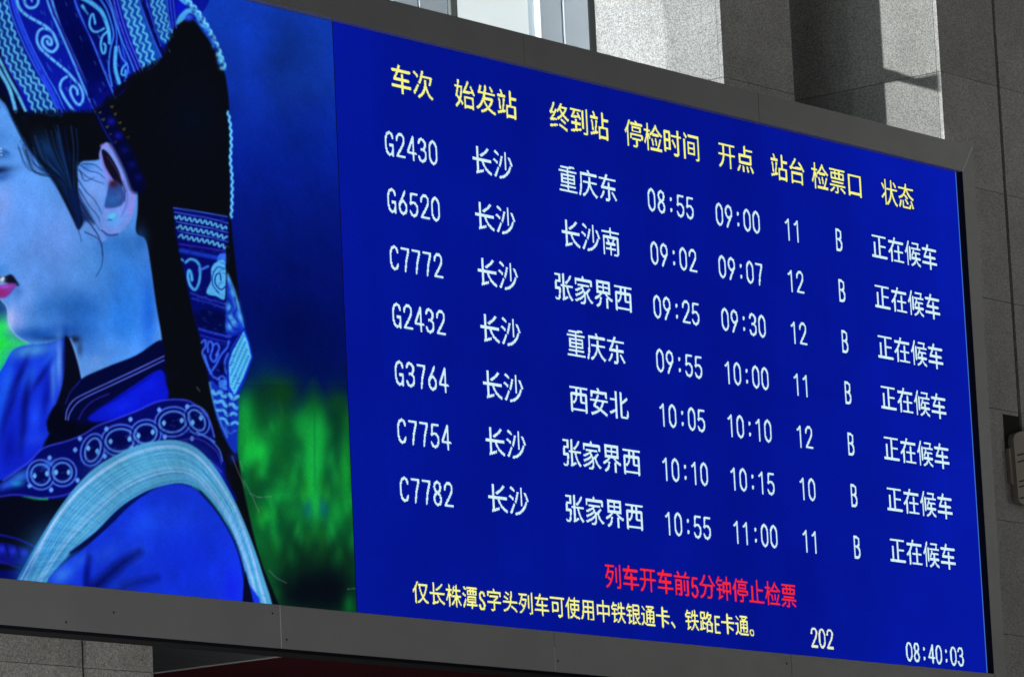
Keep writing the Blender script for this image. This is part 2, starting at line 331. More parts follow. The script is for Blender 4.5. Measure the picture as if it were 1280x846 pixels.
    for b in [(70, 300, 50, 50, (104, 150, 236), .9), (30, 270, 30, 55, (96, 152, 240), .8), (2, 250, 14, 22, (140, 165, 242), .6), (2, 285, 9, 30, (125, 158, 240), .5), (60, 345, 40, 26, (86, 140, 224), .8),
              (110, 330, 24, 34, (76, 138, 214), .7), (55, 385, 46, 20, (58, 122, 208), .8), (20, 400, 12, 22, (150, 168, 238), .7), (14, 398, 4, 14, (190, 190, 245), .7), (34, 372, 12, 22, (120, 160, 238), .6),
              (95, 385, 40, 22, (36, 96, 182), .85), (106, 398, 24, 26, (28, 88, 176), .65), (84, 413, 34, 10, (18, 72, 165), .7), (45, 418, 30, 8, (20, 80, 180), .85), (70, 423, 26, 4, (10, 42, 115), .75),
              (160, 350, 34, 60, (48, 122, 220), .95), (155, 400, 30, 40, (38, 118, 222), .9), (130, 350, 8, 50, (58, 120, 200), .5), (140, 440, 30, 14, (70, 130, 215), .8), (118, 455, 14, 12, (96, 145, 218), .8),
              (186, 390, 10, 50, (22, 90, 205), .8), (145, 305, 26, 14, (40, 104, 190), .6), (112, 425, 14, 20, (42, 105, 195), .7), (94, 424, 6, 5, (18, 20, 46), .8), (100, 436, 4, 10, (30, 40, 80), .6)]:
        p.blob(*b[:4], b[4], b[5])
    p.line([(88, 424), (94, 440), (99, 460), (103, 474)], 2.5, (120, 165, 225), 1.2, .8)
    p.line([(60, 346), (50, 352)], 1, SK)
    p.line([(0, 373), (9, 385), (11, 403), (20, 419), (36, 429)], 1.6, (170, 200, 245), .8, .7)
    # eye, brow, mouth
    p.blob(-6, 214, 20, 5, (5, 20, 60), .95, -8); p.blob(0, 222, 14, 5, (20, 70, 160), .6, -10); p.blob(-2, 192, 12, 5, (12, 50, 120), .7, 18); p.blob(8, 190, 5, 2, (14, 60, 140), .6, 30)
    for q in [(1, 186), (1, 190), (1.5, 194)]: p.blob(q[0], q[1], 1.3, 1.2, (200, 230, 250), .9)
    p.blob(-22, 188, 12, 3, (10, 30, 80), .9, -12); p.blob(4, 170, 20, 8, (60, 125, 205), .5, 20)
    p.poly([(-24, 346), (-8, 344), (4, 346), (14, 343), (21, 351), (24, 357), (18, 357), (6, 353), (-10, 353), (-22, 351)], (14, 16, 34), 1.6)
    p.blob(0, 338, 9, 8, (50, 120, 200), .6); p.blob(2, 350, 4, 3.5, (190, 220, 250), 1); p.blob(4, 348, 1.5, 1.5, (255, 255, 255), 1)
    p.poly([(-20, 356), (-8, 358), (4, 356), (14, 354), (21, 356), (14, 366), (6, 372), (-4, 372), (-14, 366)], (128, 50, 150), 1.6)
    p.blob(3, 366, 6, 4, (150, 32, 96), .8); p.blob(6, 358, 8, 2.5, (180, 80, 215), .7); p.blob(22, 364, 8, 8, (50, 100, 180), .5)
    # hair at the temple
    p.poly([(-50, 100), (0, 124), (16, 152), (31, 181), (50, 206), (68, 230), (80, 252), (92, 276), (98, 287), (104, 276), (100, 256), (98, 230), (99, 205), (125, 199), (128, 184), (138, 179), (180, 200), (180, 120), (100, 100)], BLACK, 1.6)
    for b in [(56, 186, 10, 18, (24, 76, 150), .6, -25), (72, 212, 9, 24, (16, 58, 130), .6, -25), (84, 240, 6, 20, (10, 44, 110), .5, -20), (87, 197, 6, 6, (10, 22, 60), .6, 0), (30, 120, 3, 30, (6, 30, 90), .4, 0)]: p.blob(*b)
    for k in range(60):
        a = r.uniform(0, 1); x0 = 22 + 74 * a; y0 = 150 + 26 * (1 - a) + r.uniform(-4, 16)
        p.line([(x0, y0), (x0 + 12 * (1 - a) + 2, y0 + 28), (78 + 16 * a, 225 + 12 * a), (91 + 9 * a, 262 + 6 * a), (97 + 3 * a, 280 + r.uniform(-8, 8))], 1.3, [(5, 10, 26), (28, 80, 155), (8, 24, 66), (6, 12, 34)][k % 4], .8, r.uniform(.25, .6), w2=.5)
    p.line([(-6, 118), (6, 134), (18, 154), (34, 184), (52, 208), (70, 232)], 2.2, (24, 86, 175), 1.4, .45)
    # cheek in front of the ear and loose strands
    p.poly([(100, 206), (112, 202), (124, 204), (131, 215), (136, 232), (134, 250), (131, 268), (128, 285), (133, 300), (120, 300), (108, 284), (102, 262), (98, 240)], (96, 144, 226), 1.8)
    p.blob(118, 240, 12, 16, (118, 156, 232), .7); p.blob(108, 208, 10, 5, (50, 110, 190), .7)
    for st in [[(98, 205), (112, 214), (122, 216), (135, 226)], [(98, 212), (110, 222), (130, 230)], [(100, 214), (106, 226), (118, 222)], [(96, 222), (108, 240), (118, 250), (128, 268)], [(99, 236), (112, 258), (122, 270), (127, 284)],
               [(96, 245), (108, 266), (118, 278), (125, 288)], [(90, 250), (104, 272), (114, 282), (124, 296)], [(100, 262), (116, 284), (126, 302), (129, 320)], [(94, 268), (98, 286), (102, 302)], [(106, 290), (124, 300), (128, 318), (127, 332), (120, 346)], [(103, 205), (118, 206), (128, 214)]]:
        p.line(st, 1.5, (10, 30, 82), .7, .75, w2=.6)
    p.poly([(84, 240), (96, 236), (103, 250), (110, 262), (118, 280), (108, 276), (98, 286), (90, 268)], (8, 24, 70), 3, .75)
    # ear
    p.poly([(124, 196), (127, 184), (134, 179), (146, 185), (158, 203), (166, 220), (169, 240), (168, 262), (161, 279), (149, 291), (138, 293), (128, 287), (125, 276), (130, 262), (135, 240), (130, 218)], (116, 142, 230), 1.4)
    p.line([(128, 183), (140, 184), (153, 202), (162, 220), (166, 242), (163, 268)], 5, (142, 134, 228), 1.6, .8); p.line([(158, 210), (163, 228)], 3, (168, 132, 220), 1.5, .6)
    p.poly([(127, 188), (134, 190), (143, 203), (150, 218), (153, 234), (146, 230), (138, 220), (130, 208)], (16, 14, 34), 1.1)
    p.line([(134, 196), (142, 207), (150, 222), (157, 240)], 1, (70, 50, 90), .6, .8); p.line([(126, 194), (130, 208), (138, 224), (136, 232)], 3, (120, 116, 205), 1, .9)
    p.poly([(136, 232), (142, 226), (152, 232), (156, 246), (152, 256), (142, 260), (131, 259), (133, 246)], (40, 74, 146), 1.8); p.blob(142, 230, 6, 5, (60, 20, 44), .9); p.blob(142, 250, 7, 6, (40, 100, 180), .8); p.blob(149, 245, 3, 5, (90, 90, 190), .5)
    p.line([(154, 226), (159, 240), (158, 256), (152, 270)], 2.2, (80, 100, 190), 1, .7); p.line([(151, 224), (156, 238), (156, 252)], 1.2, (30, 30, 70), .6, .8)
    p.blob(142, 276, 12, 10, (84, 162, 240), .8); p.blob(139, 271, 4, 2.6, (80, 205, 245), 1); p.blob(142, 268, 3, 2, (90, 210, 245), .8); p.blob(137, 275, 3, 1, (20, 70, 140), .8)
    p.line([(127, 288), (136, 294), (147, 293)], 1.8, (40, 20, 60), .8, .7)
    # black hair mass
    p.poly([(20, 143), (60, 141), (119, 139), (134, 175), (150, 184), (162, 204), (171, 232), (172, 262), (170, 290), (182, 300), (188, 330), (195, 380), (203, 430), (203, 480), (214, 520), (235, 545), (262, 560),
            (286, 600), (300, 640), (322, 720), (336, 760), (316, 760), (352, 770), (322, 690), (306, 620), (296, 560), (290, 520), (300, 400), (288, 262), (288, 160), (282, 96), (268, 62), (252, 38), (238, 22), (224, 27), (214, 47), (204, 72), (168, 92), (140, 114)], BLACK, 1.3)
    p.blob(176, 300, 8, 16, (30, 90, 180), .5); p.blob(240, 150, 30, 40, (5, 14, 34), .5)
    p.poly([(268, 560), (290, 560), (306, 620), (320, 680), (345, 770), (322, 770), (300, 700), (282, 620)], BLACK, 1.5)
    # beaded strap over the hair
    p.line([(128, 140), (140, 165), (152, 185), (164, 210), (172, 232)], 20, (4, 8, 48), 3)
    for q in [(139, 152), (148, 170), (156, 188), (165, 206), (173, 222)]: p.blob(q[0], q[1], 4.6, 4.2, (16, 22, 165), .85 if q[1] < 180 else .4)
    for q in [(125, 141), (129, 150), (134, 159), (138, 168), (144, 178), (140, 134), (144, 143), (150, 154), (155, 162), (160, 172)]:
        p.line([(q[0] - 1.6, q[1] - .6), (q[0] + .3, q[1] + .7), (q[0] + 1.2, q[1] - 1.4)], .8, (150, 145, 60), .5, .8 if q[1] < 165 else .4)
    p.line([(121, 142), (130, 162), (141, 180)], 1.2, (20, 30, 150), .7)
    # headdress on the head, laid out along its slanting bands
    p.poly([(-130, -60), (230, -60), (262, -10), (250, 20), (236, 26), (220, 30), (206, 70), (196, 76), (186, 88), (170, 92), (156, 108), (144, 120), (119, 140), (95, 141), (60, 142), (15, 142), (4, 110), (-60, 90)], (9, 22, 150), 1)
    p.poly([(-40, 70), (-4, 62), (6, 78), (18, 100), (26, 120), (34, 142), (14, 142), (4, 120), (-40, 80)], (4, 10, 48), 1.2)
    p.line([(-14, 66), (0, 90), (12, 112), (20, 140)], 4.5, PALE, 1); p.line([(-4, 68), (10, 96), (22, 118), (32, 139)], 3.5, PALE, 1); p.line([(6, 66), (12, 86), (26, 106), (40, 124), (46, 140)], 1.6, (50, 70, 235), .8); p.line([(2, 70), (10, 86), (22, 106), (36, 124), (43, 140)], 1, (40, 60, 220), .6)
    p.poly([(-30, -20), (6, -20), (16, 30), (40, 84), (56, 110), (76, 142), (46, 142), (36, 122), (16, 92), (4, 62), (-10, 40)], (10, 50, 140), 1)
    for k, (dx, ph) in enumerate([(-14, 0), (-6, .6), (2, 1.2), (10, .3)]):
        p.wave([(dx - 8, -30), (dx - 2, 10), (dx + 10, 48), (dx + 30, 90), (dx + 44, 110), (dx + 58, 141)], 1.5, 11, 2.5, PALE, ph * 2)
    for dx in (15, 19.5, 24):
        p.line([(dx - 8, -30), (dx - 3, 10), (dx + 12, 50), (dx + 32, 90), (dx + 48, 118), (dx + 58, 141)], 1.5, [(50, 110, 235), (35, 80, 225), (60, 140, 240)][int(dx) % 3], .6)
    p.line([(14, -30), (20, 14), (34, 52), (52, 92), (66, 120), (76, 142)], 5, (34, 66, 235), 2, .9)
    # scroll band
    SC = (90, 175, 240)
    p.line([(20, -6), (24, 10), (34, 20), (48, 28), (58, 34), (66, 42), (70, 50), (72, 58), (66, 65), (58, 62), (53, 55), (54, 48), (59, 46), (64, 50), (64, 56), (60, 55), (59, 52)], 3.6, SC, .9, n=5)
    p.line([(62, 38), (54, 36), (48, 40), (46, 50), (50, 60), (60, 70), (72, 80), (84, 90), (92, 99), (101, 110), (104, 122), (100, 131), (94, 128), (89, 119), (88, 112), (91, 108), (96, 112), (97, 118)], 3.2, SC, .9, n=5)
    p.line([(84, 96), (78, 100), (75, 108), (78, 118), (84, 128), (92, 139)], 3.2, SC, .9)
    p.line([(31, -6), (31, 4), (36, 10), (44, 9), (48, 2), (46, -8)], 3.2, SC, .9); p.line([(38, -3), (40, 2)], 2.2, SC)
    for q in [(29, 15), (36, 21), (45, 27), (52, 32), (55, 66), (62, 72), (70, 78), (78, 85)]: p.line([(q[0] + 1.6, q[1] - 3), (q[0] - 1.6, q[1] + 3)], .9, (8, 16, 130), .5, .8, smooth=False)
    p.line([(54, -20), (62, 10), (76, 42), (90, 74), (106, 112), (120, 141)], 2.6, (76, 160, 240), .8); p.line([(61, -20), (68, 10), (82, 42), (97, 76), (108, 100), (116, 118)], 3.4, (80, 150, 240), 1)
    p.line([(58, -20), (65, 10), (79, 42), (93, 75), (112, 116)], .9, (8, 14, 110), .5); p.line([(55, -12), (75, 34), (92, 72), (104, 100)], 1, (60, 20, 170), 1, .6)
    # dark plain band with its folded end
    p.poly([(64, -20), (88, -20), (94, 12), (110, 46), (124, 76), (140, 108), (140, 118), (112, 124), (108, 104), (88, 58), (74, 26)], (3, 9, 84), 1.5)
    p.blob(104, 60, 12, 30, (2, 6, 60), .7, -25); p.blob(128, 112, 14, 10, (8, 14, 120), .8); p.line([(112, 122), (124, 119), (134, 110)], 1.5, (2, 4, 40), 1); p.poly([(113, 122), (136, 113), (143, 120), (122, 133), (118, 138)], (6, 12, 110), 1.4)
    p.line([(90, -10), (98, 14), (112, 44), (124, 74), (136, 104), (144, 122)], 1.8, (58, 110, 238), .7); p.line([(94, -10), (102, 14), (116, 44), (126, 70)], 1.1, (70, 60, 225), .6, .9)
    # leaf and scroll band
    p.poly([(96, -20), (132, -20), (150, 40), (150, 80), (158, 108), (146, 120), (138, 100), (124, 66), (106, 30)], (5, 12, 96), 1.2)
    p.line([(100, -4), (114, 4), (126, 14), (132, 26), (136, 40), (137, 54)], 6, LIGHT, 1, w2=4); p.line([(103, 8), (110, 18)], 4, LIGHT, 1, w2=1.5)
    p.line([(119, 30), (118, 24), (116, 18), (113, 22), (112, 32), (116, 39), (122, 40), (130, 36)], 2.6, LIGHT, .8)
    p.line([(134, 40), (128, 46), (126, 56), (128, 66), (131, 66), (132, 58), (130, 55)], 2.8, LIGHT, .8)
    p.line([(108, -16), (122, -4), (132, 10), (138, 26), (142, 44), (138, 62), (136, 84), (140, 108)], 2, (50, 120, 235), .7); p.line([(114, -16), (128, -6), (138, 10), (144, 30), (146, 50), (143, 76), (146, 100)], 1.8, (50, 100, 235), .7)
    p.line([(122, -16), (136, 0), (144, 18), (150, 44), (155, 68), (162, 92)], 1.6, (44, 90, 230), .7); p.line([(145, 60), (144, 84), (149, 104)], 4.5, LIGHT, 1)
    p.line([(148, 58), (152, 72), (160, 84), (156, 102)], 2, (60, 130, 240), .7); p.line([(158, 80), (153, 86), (152, 93), (156, 94), (157, 88)], 2.4, LIGHT, .7)
    for dx in (0, 5, 9.5, 14, 18.5):
        p.line([(132 + dx, -20), (142 + dx, 20), (152 + dx, 50), (163 + dx, 76), (170 + dx * .9, 94 - dx * .4)], 1.5, [(64, 140, 242), (70, 90, 232), (46, 96, 235)][int(dx * 2) % 3], .6)
    # two wavy bands towards the back of the head
    p.poly([(146, -20), (172, -20), (184, 22), (196, 56), (202, 74), (186, 88), (176, 80), (164, 44), (152, 10)], (12, 70, 170), 1)
    for dx, ph in ((0, 0), (8, .8), (16, 1.6)):
        p.wave([(150 + dx, -16), (158 + dx, 20), (168 + dx, 50), (180 + dx * .9, 86 - dx * .4)], 2.0, 11.5, 2.6, PALE, ph)
    p.line([(170, -10), (182, 24), (192, 50), (202, 72)], 1.3, (60, 80, 225), .6); p.line([(174, -10), (186, 24), (196, 50), (204, 68)], 4.5, (4, 10, 80), 1); p.line([(180, -10), (190, 24), (201, 58)], 1.1, (60, 80, 225), .6)
    p.poly([(184, -20), (206, -20), (212, 20), (216, 42), (206, 56), (196, 40)], (12, 66, 165), 1)
    for dx, ph in ((0, .2), (7, 1.0), (13, 1.8)):
        p.wave([(186 + dx, -16), (192 + dx, 12), (198 + dx, 34), (206 + dx * .8, 54 - dx * .6)], 1.9, 10.5, 2.3, PALE, ph)
    for dx in (0, 4, 8): p.line([(207 + dx, -16), (210 + dx, 14), (214 + dx * .8, 38 - dx * .3)], 1.3, (50, 76, 235), .6)
    p.poly([(222, -12), (236, 4), (232, 12), (222, 20)], (10, 20, 190), 1)
    p.poly([(220, 28), (224, 20), (232, 12), (238, 10), (228, 4), (222, -4), (230, -6), (242, 10), (252, 24), (258, 36), (250, 32), (244, 20), (236, 17), (231, 24), (222, 31)], (70, 168, 232), 1.4)
    p.blob(236, 22, 5, 4, (50, 90, 225), .9)
    E = [(226, -8), (242, 8), (254, 24), (264, 42), (272, 58), (277, 72), (281, 84)]
    p.line(E, 4, (44, 120, 236), 1.2); p.wave(E, 1.6, 9, 2.4, (120, 215, 248), 0)
    for k in range(46):
        i = r.uniform(0, 5.99); j = int(i); f = i - j; qx = E[j][0] * (1 - f) + E[j + 1][0] * f; qy = E[j][1] * (1 - f) + E[j + 1][1] * f
        p.blob(qx - r.uniform(0, 5), qy + r.uniform(-1, 4), r.uniform(1.5, 3), r.uniform(1.5, 3), [(110, 210, 245), (10, 24, 110), (50, 120, 230)][k % 3], .8)
    E = [(285, 140), (288, 158), (289, 180), (288, 200), (290, 222), (290, 250), (289, 272)]
    p.line(E, 3, (36, 100, 230), 1.4, .95); p.wave(E, 1.2, 9, 2, (110, 210, 248), 0)
    r = np.random.RandomState(11)
    for k in range(420):
        qx = r.uniform(-20, 212); qy = r.uniform(-10, 138)
        if qy < 142 - max(0, qx - 110) * .75: p.line([(qx, qy), (qx + 2.2, qy + 4.2)], .9, [(6, 14, 90), (70, 130, 235), (12, 30, 170)][k % 3], .6, .5, smooth=False)
    for k in range(260):                                           # furry edge where the hair meets the cloth
        t_ = k / 260.; i = t_ * 5.99; HB = [(16, 142), (60, 141), (119, 140), (146, 116), (170, 92), (202, 76), (220, 34)]; j = int(i); f = i - j
        qx = HB[j][0] * (1 - f) + HB[j + 1][0] * f; qy = HB[j][1] * (1 - f) + HB[j + 1][1] * f
        p.line([(qx + 1, qy + 3), (qx - 1 + r.uniform(-2, 2), qy - r.uniform(0, 4))], 1.3, (8, 10, 20), .6, .8, smooth=False)
    # hanging tail of the headdress
    p.poly([(217, 260), (250, 266), (285, 272), (286, 300), (284, 320), (284, 342), (294, 368), (302, 400), (312, 430), (315, 448), (306, 474), (296, 494), (296, 534), (284, 534), (270, 520), (262, 480), (252, 430), (240, 386), (228, 330), (219, 290)], (5, 12, 104), 1.2, smooth=False)
    for k, yy in enumerate((271, 283, 294.5)):
        p.wave([(219 + k * 2.4, yy), (240, yy + 4), (262, yy + 8), (284, yy + 15)], 2.1, 6.6, 2.2, PALE, k)
        p.line([(218 + k * 2.4, yy - 6), (240, yy - 2), (262, yy + 2), (285, yy + 8)], 1, (70, 110, 235), .6)
    p.line([(217, 260), (250, 265), (284, 271)], 1.4, (50, 90, 220), .7); p.line([(224, 305), (250, 309), (282, 314)], 1.3, (60, 40, 190), .7); p.line([(226, 313), (250, 318), (280, 324)], 5, (24, 60, 205), 1.5, .9)
    p.poly([(274, 318), (284, 318), (284, 330), (272, 330)], (50, 110, 240), 1.5)
    p.line([(229, 326), (227, 324)], 2, LIGHT); p.line([(240, 350), (239, 342), (236, 338), (235, 346), (238, 357), (244, 362), (249, 352), (250, 336), (246, 327), (238, 324), (232, 328)], 3.6, LIGHT, .9, w2=3); p.line([(249, 338), (260, 333)], 3, (60, 120, 240), .9)
    p.poly([(258, 366), (264, 350), (264, 336), (270, 328), (281, 328), (282, 372), (270, 370)], (84, 180, 242), 1); p.line([(276, 350), (275, 342), (270, 344), (269, 354), (276, 362), (282, 358)], 1.5, (10, 30, 130), .6, n=4); p.line([(281, 336), (272, 334), (266, 344), (266, 356), (274, 367)], 1.4, (20, 60, 170), .6)
    p.line([(238, 366), (260, 374), (282, 380)], 1.6, (40, 60, 205), .8); p.line([(240, 373), (260, 378), (280, 385)], 1.6, (36, 56, 200), .8)
    p.line([(284, 305), (284, 340), (283, 375)], 3.2, BLACK, .9)
    p.poly([(246, 388), (282, 392), (282, 418), (250, 410)], (3, 9, 70), 2)
    p.poly([(284, 345), (292, 362), (300, 392), (304, 412), (290, 420), (282, 412), (283, 380)], (16, 50, 190), 1.2)
    for q in [(286, 350, 2, 8), (291, 366, 3, 8), (296, 380, 3, 8), (300, 396, 3, 8), (286, 384, 4, 5), (292, 402, 4, 6), (287, 408, 4, 5), (288, 396, 3, 4)]: p.blob(q[0], q[1], q[2], q[3], (84, 178, 240), .85, -18)
    for st in [[(284, 372), (290, 382), (286, 392)], [(293, 372), (296, 386), (292, 394), (298, 402)], [(286, 400), (292, 410), (300, 412)], [(283, 414), (292, 418), (302, 414)]]: p.line(st, 1.4, (8, 20, 120), .8, .8)
    p.line([(285, 343), (294, 366), (302, 398), (305, 410)], 1.4, (70, 150, 240), .9, .8)
    p.line([(249, 411), (266, 416), (288, 421)], 2.2, (40, 66, 222), 1); p.line([(251, 419), (268, 424), (288, 428)], 1.4, (30, 48, 200), 1)
    for sp in [[(252, 428), (256, 425), (257, 433), (253, 440), (257, 452), (264, 466)], [(260, 440), (260, 429), (264, 427), (266, 434), (263, 446), (268, 452), (273, 442)], [(270, 444), (274, 435), (271, 429), (267, 431)],
               [(263, 466), (270, 456), (276, 444), (284, 434), (286, 426)], [(285, 442), (281, 452), (282, 464), (288, 472)], [(256, 444), (260, 458), (266, 470), (274, 474)], [(272, 474), (278, 470), (284, 478)]]:
        p.line(sp, 2.3, (56, 104, 232), 1.0, .95)
    p.blob(277, 460, 4, 7, (3, 6, 44), .9); p.poly([(274, 476), (284, 476), (284, 487), (275, 486)], (56, 120, 232), 1.5)
    # woven lozenge panel
    p.poly([(305, 408), (312, 428), (316, 447), (306, 476), (295, 500), (284, 488), (283, 452), (289, 434)], (16, 46, 192), 1, smooth=False)
    p.poly([(304, 413), (310, 428), (314, 446), (304, 472), (293, 494), (287, 482), (286, 454), (291, 438)], (84, 184, 228), 1.2, smooth=False)
    for k in range(5):
        for j in range(13):
            qx = 304 + k * 2.1 - j * 1.45; qy = 418 + k * 8.5 + j * 3.3 + 2
            lo = 413 + (305 - qx) * 1.5 if qx < 305 else 413 + (qx - 304) * 2.6
            if 288 < qx < 312 and lo + 3 < qy < 492 - (qx - 293) * 2.1 and qy < 494: p.blob(qx, qy, 1.3, 1.5, (20, 84, 178), .85, -30)
    p.line([(305, 411), (297, 426), (289, 440), (285, 452), (285, 484)], 1.5, (8, 20, 130), .7)
    p.line([(315, 450), (306, 474), (296, 496)], 1.2, (10, 26, 140), .6, .8)
    p.poly([(263, 476), (276, 486), (297, 500), (297, 545), (296, 566), (288, 560), (276, 536), (268, 510)], (16, 46, 180), 1.5)
    for k, yy in enumerate((492, 503, 514, 525, 536)):
        x0 = 266 + k * 3.6
        p.wave([(x0, yy - 3), (282, yy + 2), (297, yy + 5)], 2.2, 12 + k, 4.6 - k * .4, (86, 176, 238) if k < 4 else (40, 90, 210), k * .9, .92)
    p.line([(284, 490), (286, 516), (288, 540)], 2, (6, 14, 80), 1.2, .6); p.line([(262, 478), (267, 502), (275, 526), (284, 546)], 1.8, (84, 160, 238), 1.2, .8)
    p.blob(292, 572, 5, 6, (20, 36, 170), .6)
    for k in range(300):
        qy = r.uniform(268, 545); qx = r.uniform(222 + (qy - 262) * .18, 286 + max(0, qy - 345) * .08)
        p.line([(qx, qy), (qx + 3, qy + .8)], .8, [(5, 10, 80), (50, 100, 220), (10, 24, 150)][k % 3], .6, .45, smooth=False)
    # blue blouse, left shoulder and folds
    p.poly([(-200, 520), (-60, 470), (-10, 470), (4, 458), (14, 440), (28, 432), (50, 430), (70, 427), (80, 423), (88, 428), (98, 460), (101, 478), (92, 500), (80, 520), (60, 545), (70, 580), (30, 620), (0, 640), (-220, 700)], (16, 42, 212), 1.2)
    for b in [(40, 438, 28, 9, (70, 150, 225), .95, -8), (74, 450, 5, 34, (90, 150, 235), .9, 0), (66, 470, 4, 34, (70, 140, 235), .8, 0), (8, 480, 7, 34, (30, 96, 245), .9, 12), (0, 500, 8, 50, (24, 90, 245), .7, 5), (38, 470, 10, 20, (30, 90, 240), .9, 25), (60, 450, 6, 12, (30, 90, 240), .8, 30),
              (24, 470, 4, 26, (8, 18, 120), .85, 24), (52, 470, 4, 22, (10, 20, 130), .85, 32), (32, 500, 5, 26, (6, 14, 110), .85, 8), (14, 505, 4, 24, (8, 18, 130), .7, 20), (44, 520, 8, 22, (26, 70, 235), .9, 5), (58, 495, 5, 24, (10, 20, 140), .7, 8), (64, 512, 5, 8, (30, 60, 225), .8, 0),
              (82, 450, 4, 30, (6, 12, 70), .9, 0), (28, 545, 5, 36, (6, 14, 110), .8, 6), (12, 560, 10, 34, (8, 18, 150), .8, 5), (45, 548, 16, 8, (26, 60, 220), .8, -15), (25, 580, 24, 14, (14, 30, 190), .8, -30), (5, 530, 5, 30, (8, 18, 130), .6, 10)]: p.blob(*b)
    p.poly([(81, 422), (87, 424), (95, 446), (100, 466), (101, 480), (92, 494), (82, 512), (76, 540), (60, 540), (62, 520), (70, 505), (78, 480), (82, 450)], (7, 9, 28), 1.6)
    # dark coat, collar with two pale lines
    p.poly([(101, 474), (130, 460), (170, 444), (200, 425), (206, 440), (210, 500), (216, 530), (170, 550), (110, 575), (60, 600), (20, 625), (-20, 660), (-260, 730), (-260, 690), (0, 600), (50, 568), (62, 545), (76, 520), (88, 494)], (4, 8, 52), 1.3)
    p.poly([(112, 520), (140, 500), (170, 480), (200, 462), (208, 480), (208, 500), (170, 516), (130, 526), (114, 526)], (10, 22, 200), 2); p.blob(150, 508, 26, 8, (14, 34, 215), .8, -22); p.blob(180, 486, 22, 5, (12, 28, 205), .8, -28); p.line([(118, 512), (150, 496), (190, 470)], 1.5, (5, 10, 110), 1, .7)
    p.poly([(60, 545), (80, 530), (120, 530), (160, 522), (214, 508), (222, 530), (160, 540), (110, 562), (70, 575), (50, 575)], (5, 7, 28), 2.5)
    p.poly([(66, 510), (74, 506), (82, 520), (96, 530), (90, 540), (70, 540), (58, 530)], (5, 7, 24), 2.5)
    for off, wd in ((0, 1.3), (5, 1.3)):
        p.line([(82 + off * .6, 524 + off * .2), (84 + off * .6, 512 + off), (92 + off * .6, 500 + off), (108, 491 + off), (140, 476 + off), (170, 462 + off), (205, 445 + off)], wd, (92, 110, 232), .6)
    p.line([(100, 476), (88, 490), (82, 504)], 1.4, (30, 40, 170), 1, .8); p.line([(98, 524), (106, 510), (118, 500), (136, 492)], 1.4, (50, 40, 180), .9, .8)
    # embroidered border
    p.poly([(0, 604), (14, 592), (36, 580), (48, 566), (62, 558), (84, 552), (104, 544), (122, 534), (140, 526), (170, 514), (200, 502), (232, 500), (252, 512), (262, 528), (268, 548), (276, 566), (282, 580), (278, 590), (262, 568), (240, 553), (210, 550), (180, 556), (150, 570),
            (120, 590), (96, 610), (82, 618), (50, 622), (20, 618), (-10, 622), (-60, 650), (-60, 620)], (5, 10, 96), 1.2)
    p.line([(4, 600), (36, 577), (54, 560), (84, 551), (104, 543), (122, 532), (146, 523), (172, 513), (200, 501), (232, 500), (250, 510)], 1.8, (48, 60, 215), .8)
    p.line([(-10, 622), (20, 618), (52, 622), (82, 618), (98, 608), (116, 592), (140, 578)], 1.8, (50, 50, 200), .9)
    BD = (84, 140, 240)
    RG = [(51, 593, 12, 13, -10), (78, 590, 12, 12, 0), (116, 562, 9, 15, 18), (150, 550, 18, 14, -8), (182, 542, 14, 12, -14), (216, 527, 17, 13, -8), (246, 525, 9, 14, -30)]
    def ring(cx, cy, rx, ry, ang, w_, c_, o_=1.):
        t_ = np.linspace(0, 2 * math.pi, 25); q_, z_ = math.cos(math.radians(ang)), math.sin(math.radians(ang))
        P_ = np.stack([cx + rx * np.cos(t_) * q_ - ry * np.sin(t_) * z_, cy + rx * np.cos(t_) * z_ + ry * np.sin(t_) * q_], 1); p.line(P_, w_, c_, .7, o_, smooth=False)
    for k, (cx, cy, rx, ry, an) in enumerate(RG):
        ring(cx, cy, rx + 5.5, ry + 5.5, an, 2.2, (66, 106, 232), .95)
    for k, (cx, cy, rx, ry, an) in enumerate(RG):
        ring(cx, cy, rx + 3, ry + 3, an, 1.8, (4, 8, 90), .9); ring(cx, cy, rx, ry, an, 2.4, BD); p.blob(cx, cy, rx * .72, ry * .72, (4, 7, 66), 1, an)
        c_, q_ = math.cos(math.radians(an)), math.sin(math.radians(an))
        for sg in (-1, 1): p.poly([(cx + sg * rx * .66 * c_ - 2.6, cy + sg * rx * .66 * q_), (cx + sg * rx * .66 * c_, cy + sg * rx * .66 * q_ - 3.6), (cx + sg * rx * .66 * c_ + 2.6, cy + sg * rx * .66 * q_), (cx + sg * rx * .66 * c_, cy + sg * rx * .66 * q_ + 3.6)], (96, 170, 242), .8)
    for q in [(131, 570), (133, 536), (163, 524), (199, 512), (206, 546), (165, 560), (64, 612), (97, 600), (62, 572), (94, 562), (128, 588), (100, 548), (37, 607), (234, 508), (240, 548)]:
        p.poly([(q[0] - 2.8, q[1]), (q[0], q[1] - 3.2), (q[0] + 2.8, q[1]), (q[0], q[1] + 3.2)], (92, 150, 242), .9)
    p.line([(252, 512), (262, 526), (268, 546)], 2, (60, 90, 228), .8); p.line([(246, 540), (258, 546), (268, 552)], 2, (80, 130, 240), .8)
    p.blob(25, 596, 14, 7, (50, 120, 230), .8, -25); p.blob(20, 604, 8, 4, (30, 170, 210), .7); p.blob(8, 606, 12, 5, (40, 90, 230), .8, -25); p.blob(60, 580, 8, 5, (60, 120, 235), .7, -30)
    p.line([(225, 550), (246, 548), (262, 556), (272, 566), (277, 580)], 1.2, (60, 50, 190), .7); p.line([(262, 548), (274, 562), (278, 576)], 1.6, (60, 110, 230), .7)
